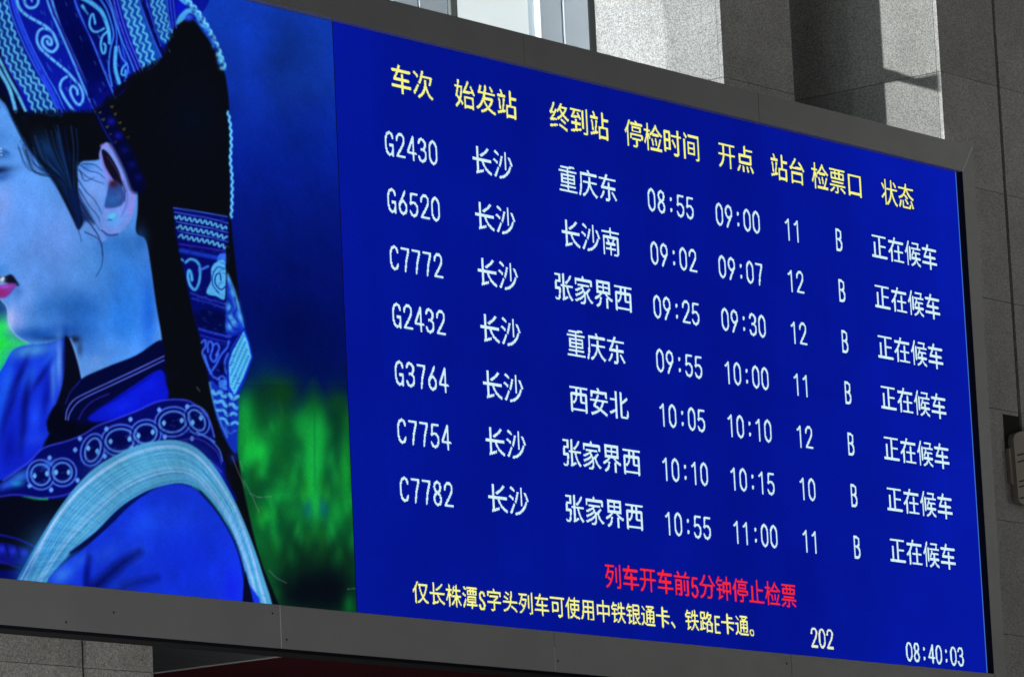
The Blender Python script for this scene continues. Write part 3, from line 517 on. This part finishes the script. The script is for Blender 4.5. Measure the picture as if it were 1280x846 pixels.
    p.poly([(218, 551), (244, 552), (262, 566), (276, 586), (296, 622), (288, 620), (262, 580), (240, 562)], (6, 12, 110), 1.5); p.blob(274, 590, 6, 12, (16, 36, 200), .8, -30)
    for k in range(200):
        t_ = r.uniform(0, 1); qx = 30 + 235 * t_; qy = 602 - 75 * t_ - 30 * t_ * (1 - t_) + r.uniform(-16, 20)
        p.line([(qx, qy), (qx + 2.5, qy - 1)], .9, [(4, 8, 60), (60, 100, 225), (10, 18, 130)][k % 3], .6, .45, smooth=False)
    # coat front and lower border
    p.poly([(-160, 660), (0, 622), (50, 624), (84, 622), (104, 610), (82, 640), (60, 680), (30, 740), (-160, 740)], (6, 9, 26), 2)
    p.line([(0, 668), (24, 674), (46, 684)], 1.8, (20, 24, 170), .9); p.poly([(-60, 672), (0, 678), (20, 682), (40, 690), (34, 704), (0, 704), (-60, 700)], (10, 16, 120), 2); 
    for q in (-40, -26, -12, 2, 16, 30): p.blob(q, 686 + q * .15, 5, 5, (30, 44, 210), .9); p.line([(q + 5, 680 + q * .15), (q + 9, 694 + q * .15)], 1.5, (4, 8, 50))
    p.line([(-40, 700), (0, 702), (26, 710)], 1.4, (30, 24, 150), .9); p.poly([(-160, 712), (0, 712), (24, 716), (20, 740), (-160, 740)], (4, 10, 90), 3)
    # woven pale strap over the shoulder
    strap = [(20, 728), (32, 704), (48, 676), (64, 650), (82, 624), (102, 600), (122, 582), (150, 566), (176, 555), (204, 550), (226, 551), (246, 560), (266, 580), (284, 608), (300, 640), (316, 680), (328, 716), (341, 764),
             (318, 764), (308, 720), (300, 690), (288, 660), (268, 630), (250, 612), (228, 604), (208, 606), (182, 614), (150, 634), (120, 664), (90, 690), (62, 720), (50, 740), (24, 740)]
    p.poly(strap, (76, 156, 206), 1.0); p.blob(60, 690, 26, 34, (46, 132, 205), .7, 30); p.blob(180, 580, 50, 16, (84, 172, 214), .7, -10)
    P0 = [(24, 734), (62, 656), (100, 606), (150, 570), (206, 554), (246, 566), (284, 614), (308, 668), (334, 756)]
    P1 = [(52, 736), (92, 686), (130, 650), (166, 620), (210, 603), (244, 608), (280, 650), (302, 700), (320, 760)]
    A = p.curve(P0, False, 8); B = p.curve(P1, False, 8)
    for k in range(23):
        t = (k + .5) / 23; L = A * (1 - t) + B * t
        dark = (k % 2 == 0)
        L = L + np.cumsum(r.normal(0, .12, L.shape), 0)
        for c0 in range(0, len(L) - 3, 6): p.line(L[c0:c0 + 8], 1.0, (36, 112, 186) if dark else (128, 206, 232), .6, r.uniform(.1, .6), smooth=False)
    for t, c in ((.1, (180, 200, 245)), (.06, (150, 190, 240)), (.62, (150, 200, 240)), (.72, (170, 190, 240))):
        L = A * (1 - t) + B * t; p.line(L, 1.8, c, .8, .65, smooth=False)
    for k in range(70):                                             # twill ribs, soft
        t = k / 70.; i = min(int(t * len(A)), len(A) - 4); j = min(i + 3, len(A) - 1); f0 = r.uniform(0, .15); f1 = r.uniform(.8, 1)
        p.line([tuple(A[i] * (1 - f0) + B[i] * f0), tuple(A[j] * (1 - f1) + B[j] * f1)], 1.1, (18, 84, 170) if k % 2 else (120, 205, 240), .7, .34 * (1 - t) ** 2 + .04, smooth=False)
    for k in range(26):
        t = .72 + .28 * k / 26.; i = min(int(t * len(A)), len(A) - 3); p.line([tuple(B[i]), tuple(A[i + 2])], 1.2, (34, 120, 195) if k % 2 else (130, 215, 245), .8, .3, smooth=False)
    p.blob(30, 712, 10, 18, (16, 80, 175), .6, 30)
    p.line([(24, 728), (48, 684), (70, 648), (100, 612), (140, 582), (158, 572)], 1.5, (170, 205, 245), .8, .8)
    # blue sleeve
    p.poly([(50, 744), (62, 722), (86, 700), (104, 686), (124, 668), (142, 652), (160, 634), (184, 616), (208, 606), (232, 606), (252, 616), (270, 638), (286, 662), (298, 690), (306, 720), (308, 770), (40, 770)], (18, 52, 222), 1.3)
    p.line([(88, 690), (112, 672), (140, 650), (160, 630), (186, 614)], 2.2, (6, 12, 90), 1, .9); p.poly([(86, 692), (112, 672), (136, 656), (124, 668), (104, 684)], (8, 14, 60), 1.2)
    p.line([(186, 616), (210, 609), (236, 612), (258, 628)], 1.6, (30, 50, 215), 1.4, .6); p.line([(250, 614), (272, 640), (290, 670), (301, 700), (306, 730)], 2.4, (5, 9, 70), 1.1, .95)
    for b in [(78, 718, 16, 10, (50, 120, 240), .9, -35), (100, 700, 18, 8, (34, 90, 240), .8, -30), (108, 718, 4, 24, (6, 14, 130), .85, 6), (172, 690, 16, 10, (30, 84, 240), .6, -30),
              (150, 735, 20, 6, (34, 90, 245), .9, -20), (220, 650, 34, 24, (22, 66, 232), .8, 0), (240, 700, 40, 40, (14, 44, 215), .8, 0), (290, 735, 12, 24, (18, 30, 225), .7, 0), (180, 655, 24, 16, (26, 78, 238), .7, -30), (135, 690, 20, 10, (30, 80, 238), .7, -38)]: p.blob(*b)
    p.line([(116, 736), (132, 722), (152, 704), (174, 690)], 15, (4, 10, 84), 7, .9, w2=5); p.line([(140, 742), (164, 730), (196, 722)], 12, (6, 16, 120), 7, .8, w2=3); p.line([(112, 740), (110, 716), (112, 696)], 7, (6, 14, 120), 4, .6, w2=4)
    p.poly([(306, 716), (311, 728), (318, 764), (304, 764)], (8, 10, 40), 1.2)
    # stray hairs
    for st in [[(305, 600), (316, 622), (324, 640)], [(300, 576), (304, 588)], [(312, 616), (323, 621), (340, 620)], [(336, 712), (346, 722), (358, 728)], [(290, 570), (298, 590), (306, 608)], [(246, 484), (250, 489)], [(262, 574), (277, 590)], [(434, 736), (444, 735)]]:
        p.line(st, .8, (130, 150, 150), .5, .6)
    # fine LED and cloth grain
    def box(a, k, ax):
        return sum(np.roll(a, q, ax) for q in range(-k, k + 1)) / (2 * k + 1)
    Z = p.C.reshape(p.shape + (3,)); Bl = (2 * Z + np.roll(Z, 1, 0) + np.roll(Z, -1, 0) + np.roll(Z, 1, 1) + np.roll(Z, -1, 1)) / 6; Z = Z * .45 + Bl * .55
    lum = np.ones(p.shape)
    for k, amp in ((2, .16), (5, .22), (14, .34), (34, .5)):
        q = p.rng.normal(0, 1, p.shape)
        for ax in (0, 1, 0, 1): q = box(q, k, ax)
        lum += amp * .06 * q / q.std()
    sat = np.clip((Z[..., 2] - .12) * 3, 0, 1) * (p.Y.reshape(p.shape) * 0 + 1)
    Z = Z * (1 + (lum[..., None] - 1) * (.35 + .65 * sat[..., None])); p.C = Z.reshape(-1, 3)
    C = p.C; n = p.rng.normal(0, 1, C.shape[0])[:, None]; C = C * (1 + .022 * n) + .002 * n
    return np.clip(C, 0, 1).reshape(p.shape + (3,))

# ------------------------------------------------------------------ the display board
board = thing('departure_board', 'wide blue LED departure board in a grey frame with a woman portrait at left', 'display board', (0, 0, 0))
BW, BH, XL = 6.2, 3.2, -3.6
FX, FT, FB = 6.365, 3.385, -.228
put('cabinet', bx(XL, FX - .012, .045, .30, FB + .012, FT - .012), CAB, board)
def inset(name, pts, m=FRAME, y0=-.04, y1=.04):
    bm = prism(pts, y0, y1); bmesh.ops.bevel(bm, geom=list(bm.edges), offset=.002, segments=1, affect='EDGES'); return put(name, bm, m, board)
g = .0016
tj = [XL, -.69, 1.65, 3.966]
for a, b_ in zip(tj, tj[1:] + [None]):
    if b_: inset('top_frame_panel', [(a + g, BH + .002), (b_ - g, BH + .002), (b_ - g, FT), (a + g, FT)])
    else: inset('top_frame_panel', [(a + g, BH + .002), (BW + .018, BH + .002), (FX - g, FT), (a + g, FT)])
bj = [XL, -.672, 1.667, 3.98]
for a, b_ in zip(bj, bj[1:] + [None]):
    if b_: inset('bottom_frame_panel', [(a + g, FB), (b_ - g, FB), (b_ - g, -.002), (a + g, -.002)])
    else: inset('bottom_frame_panel', [(a + g, FB), (FX - g, FB), (BW + .018, -.002), (a + g, -.002)])
inset('side_frame_panel', [(BW + .022, -.002), (FX, FB + .004), (FX, 1.585 - g), (BW + .022, 1.585 - g)])
inset('side_frame_panel', [(BW + .022, 1.585 + g), (FX, 1.585 + g), (FX, FT - .004), (BW + .022, BH + .004)])
# bright bare edges showing in the joints
put('joint_edge', bx(-.6745, -.6695, -.0395, .03, FB + .003, -.004), BRIGHT, board); put('joint_edge', bx(1.6655, 1.668, -.0395, .03, FB + .003, -.09), BRIGHT, board)
put('joint_edge', bx(BW + .024, FX - .003, -.0395, .03, 1.5838, 1.5862), BRIGHT, board)
put('joint_edge', prism([(BW + .017, BH + .001), (BW + .022, BH + .001), (FX - .001, FT - .004), (FX - .006, FT - .001)], -.0412, .03), BRIGHT, board)
put('underside_cover', bx(XL, FX - .004, -.037, .044, FB - .005, FB - .0006), LIP, board)  # added black strip, hides the bright reflection on the frame's underside
put('top_flashing', bx(XL, FX - .004, -.03, .30, FT + .0005, FT + .004), BRIGHT, board)
for x, z in [(-.735, -.05), (-.63, -.18), (1.69, -.165), (-1.95, -.12), (-2.3, -.19), (3.93, -.06), (4.02, -.18)]:
    bm = bmesh.new(); bmesh.ops.create_cone(bm, cap_ends=True, segments=8, radius1=.006, radius2=.005, depth=.004, matrix=Euler((math.pi / 2, 0, 0)).to_matrix().to_4x4())
    bmesh.ops.translate(bm, verts=bm.verts, vec=(x, -.041, z)); put('screw', bm, CAB, board)
put('inner_lip', bx(XL, BW + .0215, .018, .044, -.001, BH + .001), LIP, board)
put('inner_lip', bx(BW + .0165, BW + .0205, -.0405, .02, -.001, BH + .001), LIP, board)
put('edge_highlight', bx(BW + .001, BW + .004, -.003, .016, 0, BH), emission('painted_edge_highlight', lin((66, 116, 208))), board)  # glowing strip stands in for light caught by the screen's side edge

# blue text screen
m = emission('blue_led_field', lin((5, 19, 152)))
co = N(m, 'ShaderNodeTexCoord'); sp = N(m, 'ShaderNodeSeparateXYZ'); L(m, co.outputs['Object'], sp.inputs[0])
mr = N(m, 'ShaderNodeMapRange'); mr.inputs[1].default_value = 0; mr.inputs[2].default_value = 6.2; L(m, sp.outputs[0], mr.inputs[0])
rp = N(m, 'ShaderNodeValToRGB'); e = rp.color_ramp.elements; e[0].color = (*lin((5, 22, 150)), 1); e[1].color = (*lin((6, 25, 166)), 1)
k = e.new(.12); k.color = (*lin((4, 20, 142)), 1); k = e.new(.6); k.color = (*lin((4, 19, 139)), 1); L(m, mr.outputs[0], rp.inputs[0])
nz = N(m, 'ShaderNodeTexNoise', Scale=1.1, Detail=3.); L(m, co.outputs['Object'], nz.inputs['Vector'])
nr = N(m, 'ShaderNodeMapRange'); nr.inputs[1].default_value = .3; nr.inputs[2].default_value = .7; nr.inputs[3].default_value = .9; nr.inputs[4].default_value = 1.1; L(m, nz.outputs['Fac'], nr.inputs[0])
vo = N(m, 'ShaderNodeTexNoise', Scale=70., Detail=2.); L(m, co.outputs['Object'], vo.inputs['Vector'])
vr = N(m, 'ShaderNodeMapRange'); vr.inputs[1].default_value = .3; vr.inputs[2].default_value = .7; vr.inputs[3].default_value = .93; vr.inputs[4].default_value = 1.07; L(m, vo.outputs['Fac'], vr.inputs[0])
sn = N(m, 'ShaderNodeVectorMath', operation='SNAP'); sn.inputs[1].default_value = (.31, 5, .32); L(m, co.outputs['Object'], sn.inputs[0])
wn = N(m, 'ShaderNodeTexWhiteNoise'); L(m, sn.outputs[0], wn.inputs['Vector'])
wr = N(m, 'ShaderNodeMapRange'); wr.inputs[3].default_value = .965; wr.inputs[4].default_value = 1.035; L(m, wn.outputs['Value'], wr.inputs[0])
m0 = N(m, 'ShaderNodeMath', operation='MULTIPLY'); L(m, nr.outputs[0], m0.inputs[0]); L(m, wr.outputs[0], m0.inputs[1])
mm = N(m, 'ShaderNodeMath', operation='MULTIPLY'); L(m, m0.outputs[0], mm.inputs[0]); L(m, vr.outputs[0], mm.inputs[1])
sc = N(m, 'ShaderNodeVectorMath', operation='SCALE'); L(m, rp.outputs[0], sc.inputs[0]); L(m, mm.outputs[0], sc.inputs[3]); L(m, sc.outputs[0], m.node_tree.nodes['Emission'].inputs[0])
screen = put('text_screen', bx(.004, BW, 0, .017, 0, BH), m, board, label='deep blue panel with the timetable in yellow and white characters')

# ---- characters, drawn LED by LED
PX, PZ = BW / 1042, BH / 592
NARROW = {
 '0': [[(6, 23), (3, 21.5), (1, 17), (1, 6), (3, 1.5), (6, 0), (9, 1.5), (11, 6), (11, 17), (9, 21.5), (6, 23)]],
 '1': [[(2.5, 18.5), (7, 22.5), (7, 0)]],
 '2': [[(1, 17), (1.6, 20.5), (4, 23), (8, 23), (10.6, 20.5), (11, 17), (9, 12), (1, .5), (11.5, .5)]],
 '3': [[(1, 18.5), (2.4, 21.8), (5, 23), (8, 22.4), (10.2, 19.5), (10, 15.5), (7.6, 12.6), (4.6, 12.2)], [(7.6, 12.6), (10.4, 10), (11, 6), (9.4, 1.8), (6, 0), (3, .8), (1, 4.5)]],
 '4': [[(8.6, 0), (8.6, 23), (1, 7.5), (1, 6.5), (12, 6.5)]],
 '5': [[(10.5, 22.5), (2.6, 22.5), (1.6, 12), (4, 13.6), (7, 13.8), (10, 11.4), (11, 7), (9.6, 2.2), (6, 0), (3, .8), (1, 4)]],
 '6': [[(9, 23), (5, 15.5), (1.8, 10.5), (1, 6.5), (2.6, 1.8), (6, 0), (9.4, 1.8), (11, 6), (10, 10.6), (7, 13), (4, 12.4), (2.4, 10.5)]],
 '7': [[(1, 22.5), (11, 22.5), (7.4, 11), (5.6, 0)]],
 '8': [[(6, 23), (3, 21.8), (1.6, 18), (3, 14), (6, 12.3), (9, 14), (10.4, 18), (9, 21.8), (6, 23)], [(6, 12.3), (2.6, 10), (1, 5.8), (2.8, 1.4), (6, 0), (9.2, 1.4), (11, 5.8), (9.4, 10), (6, 12.3)]],
 '9': [[(3, 0), (7.4, 8), (10.2, 12.5), (11, 16.8), (9.4, 21.4), (6, 23), (2.6, 21.4), (1, 17), (2, 12.4), (5, 10), (8, 10.6), (9.6, 12.5)]],
 'G': [[(10.8, 17.5), (9.4, 21.6), (6.4, 23), (3, 21.2), (1, 16.5), (1, 6.5), (3, 1.6), (6.2, 0), (9, 1.4), (10.6, 4.5)], [(6.5, 10), (10.8, 10), (10.8, 0)]],
 'C': [[(10.8, 17.5), (9.4, 21.6), (6.4, 23), (3, 21.2), (1, 16.5), (1, 6.5), (3, 1.6), (6.2, 0), (9, 1.4), (10.8, 5)]],
 'B': [[(1.8, 0), (1.8, 23), (6.6, 23), (9.4, 21.4), (10, 17.6), (9, 14), (6.4, 12.4), (1.8, 12.4)], [(6.4, 12.4), (9.8, 10.4), (10.8, 6.2), (9.8, 2), (7, 0), (1.8, 0)]],
 'S': [[(10.4, 18.5), (8.8, 22), (6, 23), (3, 21.8), (1.6, 18), (3, 14.2), (8.6, 9.4), (10.6, 5.6), (9.2, 1.4), (6, 0), (2.8, 1.2), (1, 5)]],
 'E': [[(10.8, 22.6), (1.8, 22.6), (1.8, .4), (11, .4)], [(1.8, 12), (9, 12)]],
 ':': [[(6, 16.2), (6, 17.6)], [(6, 4.2), (6, 5.6)]]}
def narrow_glyph(ch, size):
    """half-width character: coverage on a size x size/2 grid, row 0 at the bottom"""
    s = size / 32.; h, w_ = size, size // 2; K = 3
    yy, xx = np.mgrid[0:h * K, 0:w_ * K]; X = (xx + .5) / K; Y = (yy + .5) / K; d = np.full(X.shape, 99.)
    for pl in NARROW[ch]:
        for (a0, a1), (b0, b1) in zip(pl[:-1], pl[1:]):
            ax, ay, bx_, by_ = (a0 * 1.04 + 1.9) * s, (a1 + 2.4) * s, (b0 * 1.04 + 1.9) * s, (b1 + 2.4) * s
            dx, dy = bx_ - ax, by_ - ay; t_ = np.clip(((X - ax) * dx + (Y - ay) * dy) / (dx * dx + dy * dy + 1e-9), 0, 1)
            d = np.minimum(d, np.hypot(X - ax - t_ * dx, Y - ay - t_ * dy))
    half = 1.15 * (.75 + .25 * s) if ch != ':' else 1.5
    return (d < half).reshape(h, K, w_, K).mean((1, 3))
def outline(body):
    cu = bpy.data.curves.new('glyph', 'FONT'); cu.body = body; cu.size = 1; cu.resolution_u = 4
    o = bpy.data.objects.new('glyph', cu); COL.objects.link(o); dg = bpy.context.evaluated_depsgraph_get(); dg.update()
    me = bpy.data.meshes.new_from_object(o.evaluated_get(dg)); me.calc_loop_triangles()
    v = np.array([p_.co[:2] for p_ in me.vertices]) if len(me.vertices) else np.zeros((0, 2)); tr = np.array([t_.vertices[:] for t_ in me.loop_triangles])
    bpy.data.objects.remove(o); bpy.data.curves.remove(cu); bpy.data.meshes.remove(me); return v, tr
v1, _ = outline('\u56fd'); v2, _ = outline('\u56fd\u56fd')
EM = (v2[:, 0].max() - v1[:, 0].max()); CX = (v1[:, 0].min() + v1[:, 0].max()) / 2; CY = (v1[:, 1].min() + v1[:, 1].max()) / 2
GC = {}
def wide_glyph(ch, size):
    if (ch, size) in GC: return GC[ch, size]
    v, tr = outline(ch); K = 4; n_ = size * K; v = v.copy()
    v[:, 0] = ((v[:, 0] - CX) / EM + .5) * n_; v[:, 1] = ((v[:, 1] - CY) / EM + .5) * n_
    img = np.zeros((n_, n_), bool)
    for a, b_, c in tr:
        A, B, C_ = v[a], v[b_], v[c]; x0, x1 = int(max(0, min(A[0], B[0], C_[0]))), int(min(n_, max(A[0], B[0], C_[0]) + 2)); y0, y1 = int(max(0, min(A[1], B[1], C_[1]))), int(min(n_, max(A[1], B[1], C_[1]) + 2))
        if x1 <= x0 or y1 <= y0: continue
        yy, xx = np.mgrid[y0:y1, x0:x1] + .5
        f = lambda P, Q: (Q[0] - P[0]) * (yy - P[1]) - (Q[1] - P[1]) * (xx - P[0])
        q1, q2, q3 = f(A, B), f(B, C_), f(C_, A); img[y0:y1, x0:x1] |= ((q1 >= 0) & (q2 >= 0) & (q3 >= 0)) | ((q1 <= 0) & (q2 <= 0) & (q3 <= 0))
    GC[ch, size] = img.reshape(size, K, size, K).mean((1, 3)); return GC[ch, size]
def blur(a, k):
    for ax in (0, 1):
        a = sum(np.roll(a, s_, ax) for s_ in range(-k, k + 1)) / (2 * k + 1)
    return a
def linv(c): c = np.asarray(c, float); return np.where(c <= .04045, c / 12.92, ((c + .055) / 1.055) ** 2.4)
def field(name, text, x, z, size, style, gain=1.5, **props):
    """one run of characters; x, z = lower left corner in LEDs"""
    cells = []
    for ch in text: cells.append(np.zeros((size, size)) if ch == ' ' else narrow_glyph(ch, size) if ch in NARROW else wide_glyph(ch, size))
    M = 4; cov = np.pad(np.concatenate(cells, 1), M); bold = .34 if style is YEL else .12; cov = np.clip(np.maximum(cov, bold * np.maximum(np.roll(cov, 1, 1), np.roll(cov, -1, 1))) + .15 * cov, 0, 1)
    a = np.clip((cov - .33) * 5.5, 0, 1); halo = np.clip(blur(cov, 2) * 1.6, 0, 1)
    bg = np.array([4, 19, 145.]) / 255
    core, fringe, glow = [np.array(c) / 255. for c in style]
    full = np.clip((a - .55) / .4, 0, 1)[..., None]
    lit = fringe * (1 - full) + core * full
    base = bg * (1 - .55 * halo[..., None]) + glow * .55 * halo[..., None]  # soft bloom around the strokes is painted into the cell colours
    flick = 1 + .05 * np.random.RandomState(int(x + z) & 255).normal(0, 1, a.shape)[..., None]
    rgb = np.clip(base * (1 - a[..., None]) + lit * flick * a[..., None], 0, 1)
    keep = (halo > .03) | (a > .02)
    H_, W_ = cov.shape; ys, xs_ = np.nonzero(keep)
    idx = -np.ones((H_ + 1, W_ + 1), int); need = np.zeros_like(idx, bool)
    for dy in (0, 1):
        for dx in (0, 1): need[ys + dy, xs_ + dx] = True
    vy, vx = np.nonzero(need); idx[vy, vx] = np.arange(len(vy))
    V = np.stack([(x - M + vx) * PX, np.full(len(vx), -.0025), (z - M + vy) * PZ], 1)
    F = np.stack([idx[ys, xs_], idx[ys, xs_ + 1], idx[ys + 1, xs_ + 1], idx[ys + 1, xs_]], 1)
    me = bpy.data.meshes.new(name); me.from_pydata(V.tolist(), [], F.tolist()); me.materials.append(LED)
    at_ = me.color_attributes.new('led', 'FLOAT_COLOR', 'CORNER')
    c = np.ones((len(ys), 4)); c[:, :3] = linv(rgb[ys, xs_]); at_.data.foreach_set('color', np.repeat(c, 4, 0).ravel().astype(np.float32))
    return link(name, me, screen, **props)
WHITE = ((212, 242, 255), (150, 205, 250), (14, 60, 150)); YEL = ((252, 250, 132), (236, 244, 180), (10, 70, 110)); YEL2 = ((255, 252, 140), (236, 248, 215), (10, 70, 110)); RED = ((250, 40, 52), (232, 44, 80), (90, 10, 90))
HZ = 531.5
for txt, x in (('车次', 80), ('始发站', 174.5), ('终到站', 320.5), ('停检时间', 441), ('开点', 598), ('站台', 690), ('检票口', 764), ('状态', 893)):
    field('heading_text', txt, x, HZ, 32, YEL, 1.7)
rows = [('G2430', '重庆东', '08:55', '09:00', '11'), ('G6520', '长沙南', '09:02', '09:07', '12'), ('C7772', '张家界西', '09:25', '09:30', '12'), ('G2432', '重庆东', '09:55', '10:00', '11'),
        ('G3764', '西安北', '10:05', '10:10', '12'), ('C7754', '张家界西', '10:10', '10:15', '10'), ('C7782', '张家界西', '10:55', '11:00', '11')]
for i, (no, dest, stop, dep, plat) in enumerate(rows):
    z = 465.3 - 58.42 * i
    field('train_number_text', no, 66.5, z, 32, WHITE); field('origin_text', '长沙', 196, z, 32, WHITE)
    field('destination_text', dest, 329.5 if len(dest) == 3 else 313.5, z, 32, WHITE)
    field('check_in_stop_text', stop, 473, z, 32, WHITE); field('departure_time_text', dep, 587.5, z, 32, WHITE)
    field('platform_text', plat, 708, z, 32, WHITE); field('gate_text', 'B', 800, z, 32, WHITE); field('status_text', '正在候车', 867.5, z, 32, WHITE)
field('notice_text', '列车开车前5分钟停止检票', 372, 50.5, 28, RED, 1.5, label='red notice line under the timetable')
field('notice_text', '仅长株潭S字头列车可使用中铁银通卡、铁路E卡通。', 79.5, 14.5, 24, YEL2, 1.6, label='pale yellow notice line along the bottom of the screen')
field('clock_text', '08:40:03', 887, 4.5, 28, WHITE, label='white clock digits in the lower right corner')
field('date_text', '202', 714, 9.5, 28, ((228, 240, 215), (150, 190, 210), (20, 60, 130)), label='first figures of the date beside the yellow notice')

# portrait picture, one vertex per LED
NX, NZ = 604, 592
gx = np.linspace(XL, 0, NX + 1); gz = np.linspace(0, BH, NZ + 1); GX, GZ = np.meshgrid(gx, gz)
R3 = np.array(Euler(CAM_ROT).to_matrix()); Q = np.stack([GX, 0 * GX, GZ], -1) - np.array(CAM_LOC); Q = Q @ R3
TX = 640 + FPX * Q[..., 0] / -Q[..., 2]; TY = 423 - FPX * Q[..., 1] / -Q[..., 2]      # drawing coordinates of every LED
rgb = linv(paint_portrait(TX, TY))
V = np.stack([GX, 0 * GX, GZ], -1).reshape(-1, 3); ii = np.arange((NX + 1) * (NZ + 1)).reshape(NZ + 1, NX + 1)
F = np.stack([ii[:-1, :-1], ii[:-1, 1:], ii[1:, 1:], ii[1:, :-1]], -1).reshape(-1, 4)
me = bpy.data.meshes.new('portrait_screen'); me.vertices.add(len(V)); me.vertices.foreach_set('co', V.ravel().astype(np.float32))
me.loops.add(F.size); me.loops.foreach_set('vertex_index', F.ravel().astype(np.int32)); me.polygons.add(len(F)); me.polygons.foreach_set('loop_start', np.arange(0, F.size, 4).astype(np.int32)); me.update(calc_edges=True)
me.materials.append(LED); at_ = me.color_attributes.new('led', 'FLOAT_COLOR', 'POINT'); c = np.ones((len(V), 4)); c[:, :3] = rgb.reshape(-1, 3); at_.data.foreach_set('color', c.ravel().astype(np.float32))
link('portrait_screen', me, board, label='lit picture of a woman in a blue embroidered headdress seen from the side')
put('screen_seam', bx(-.002, .003, -.001, .012, 0, BH), LIP, board)
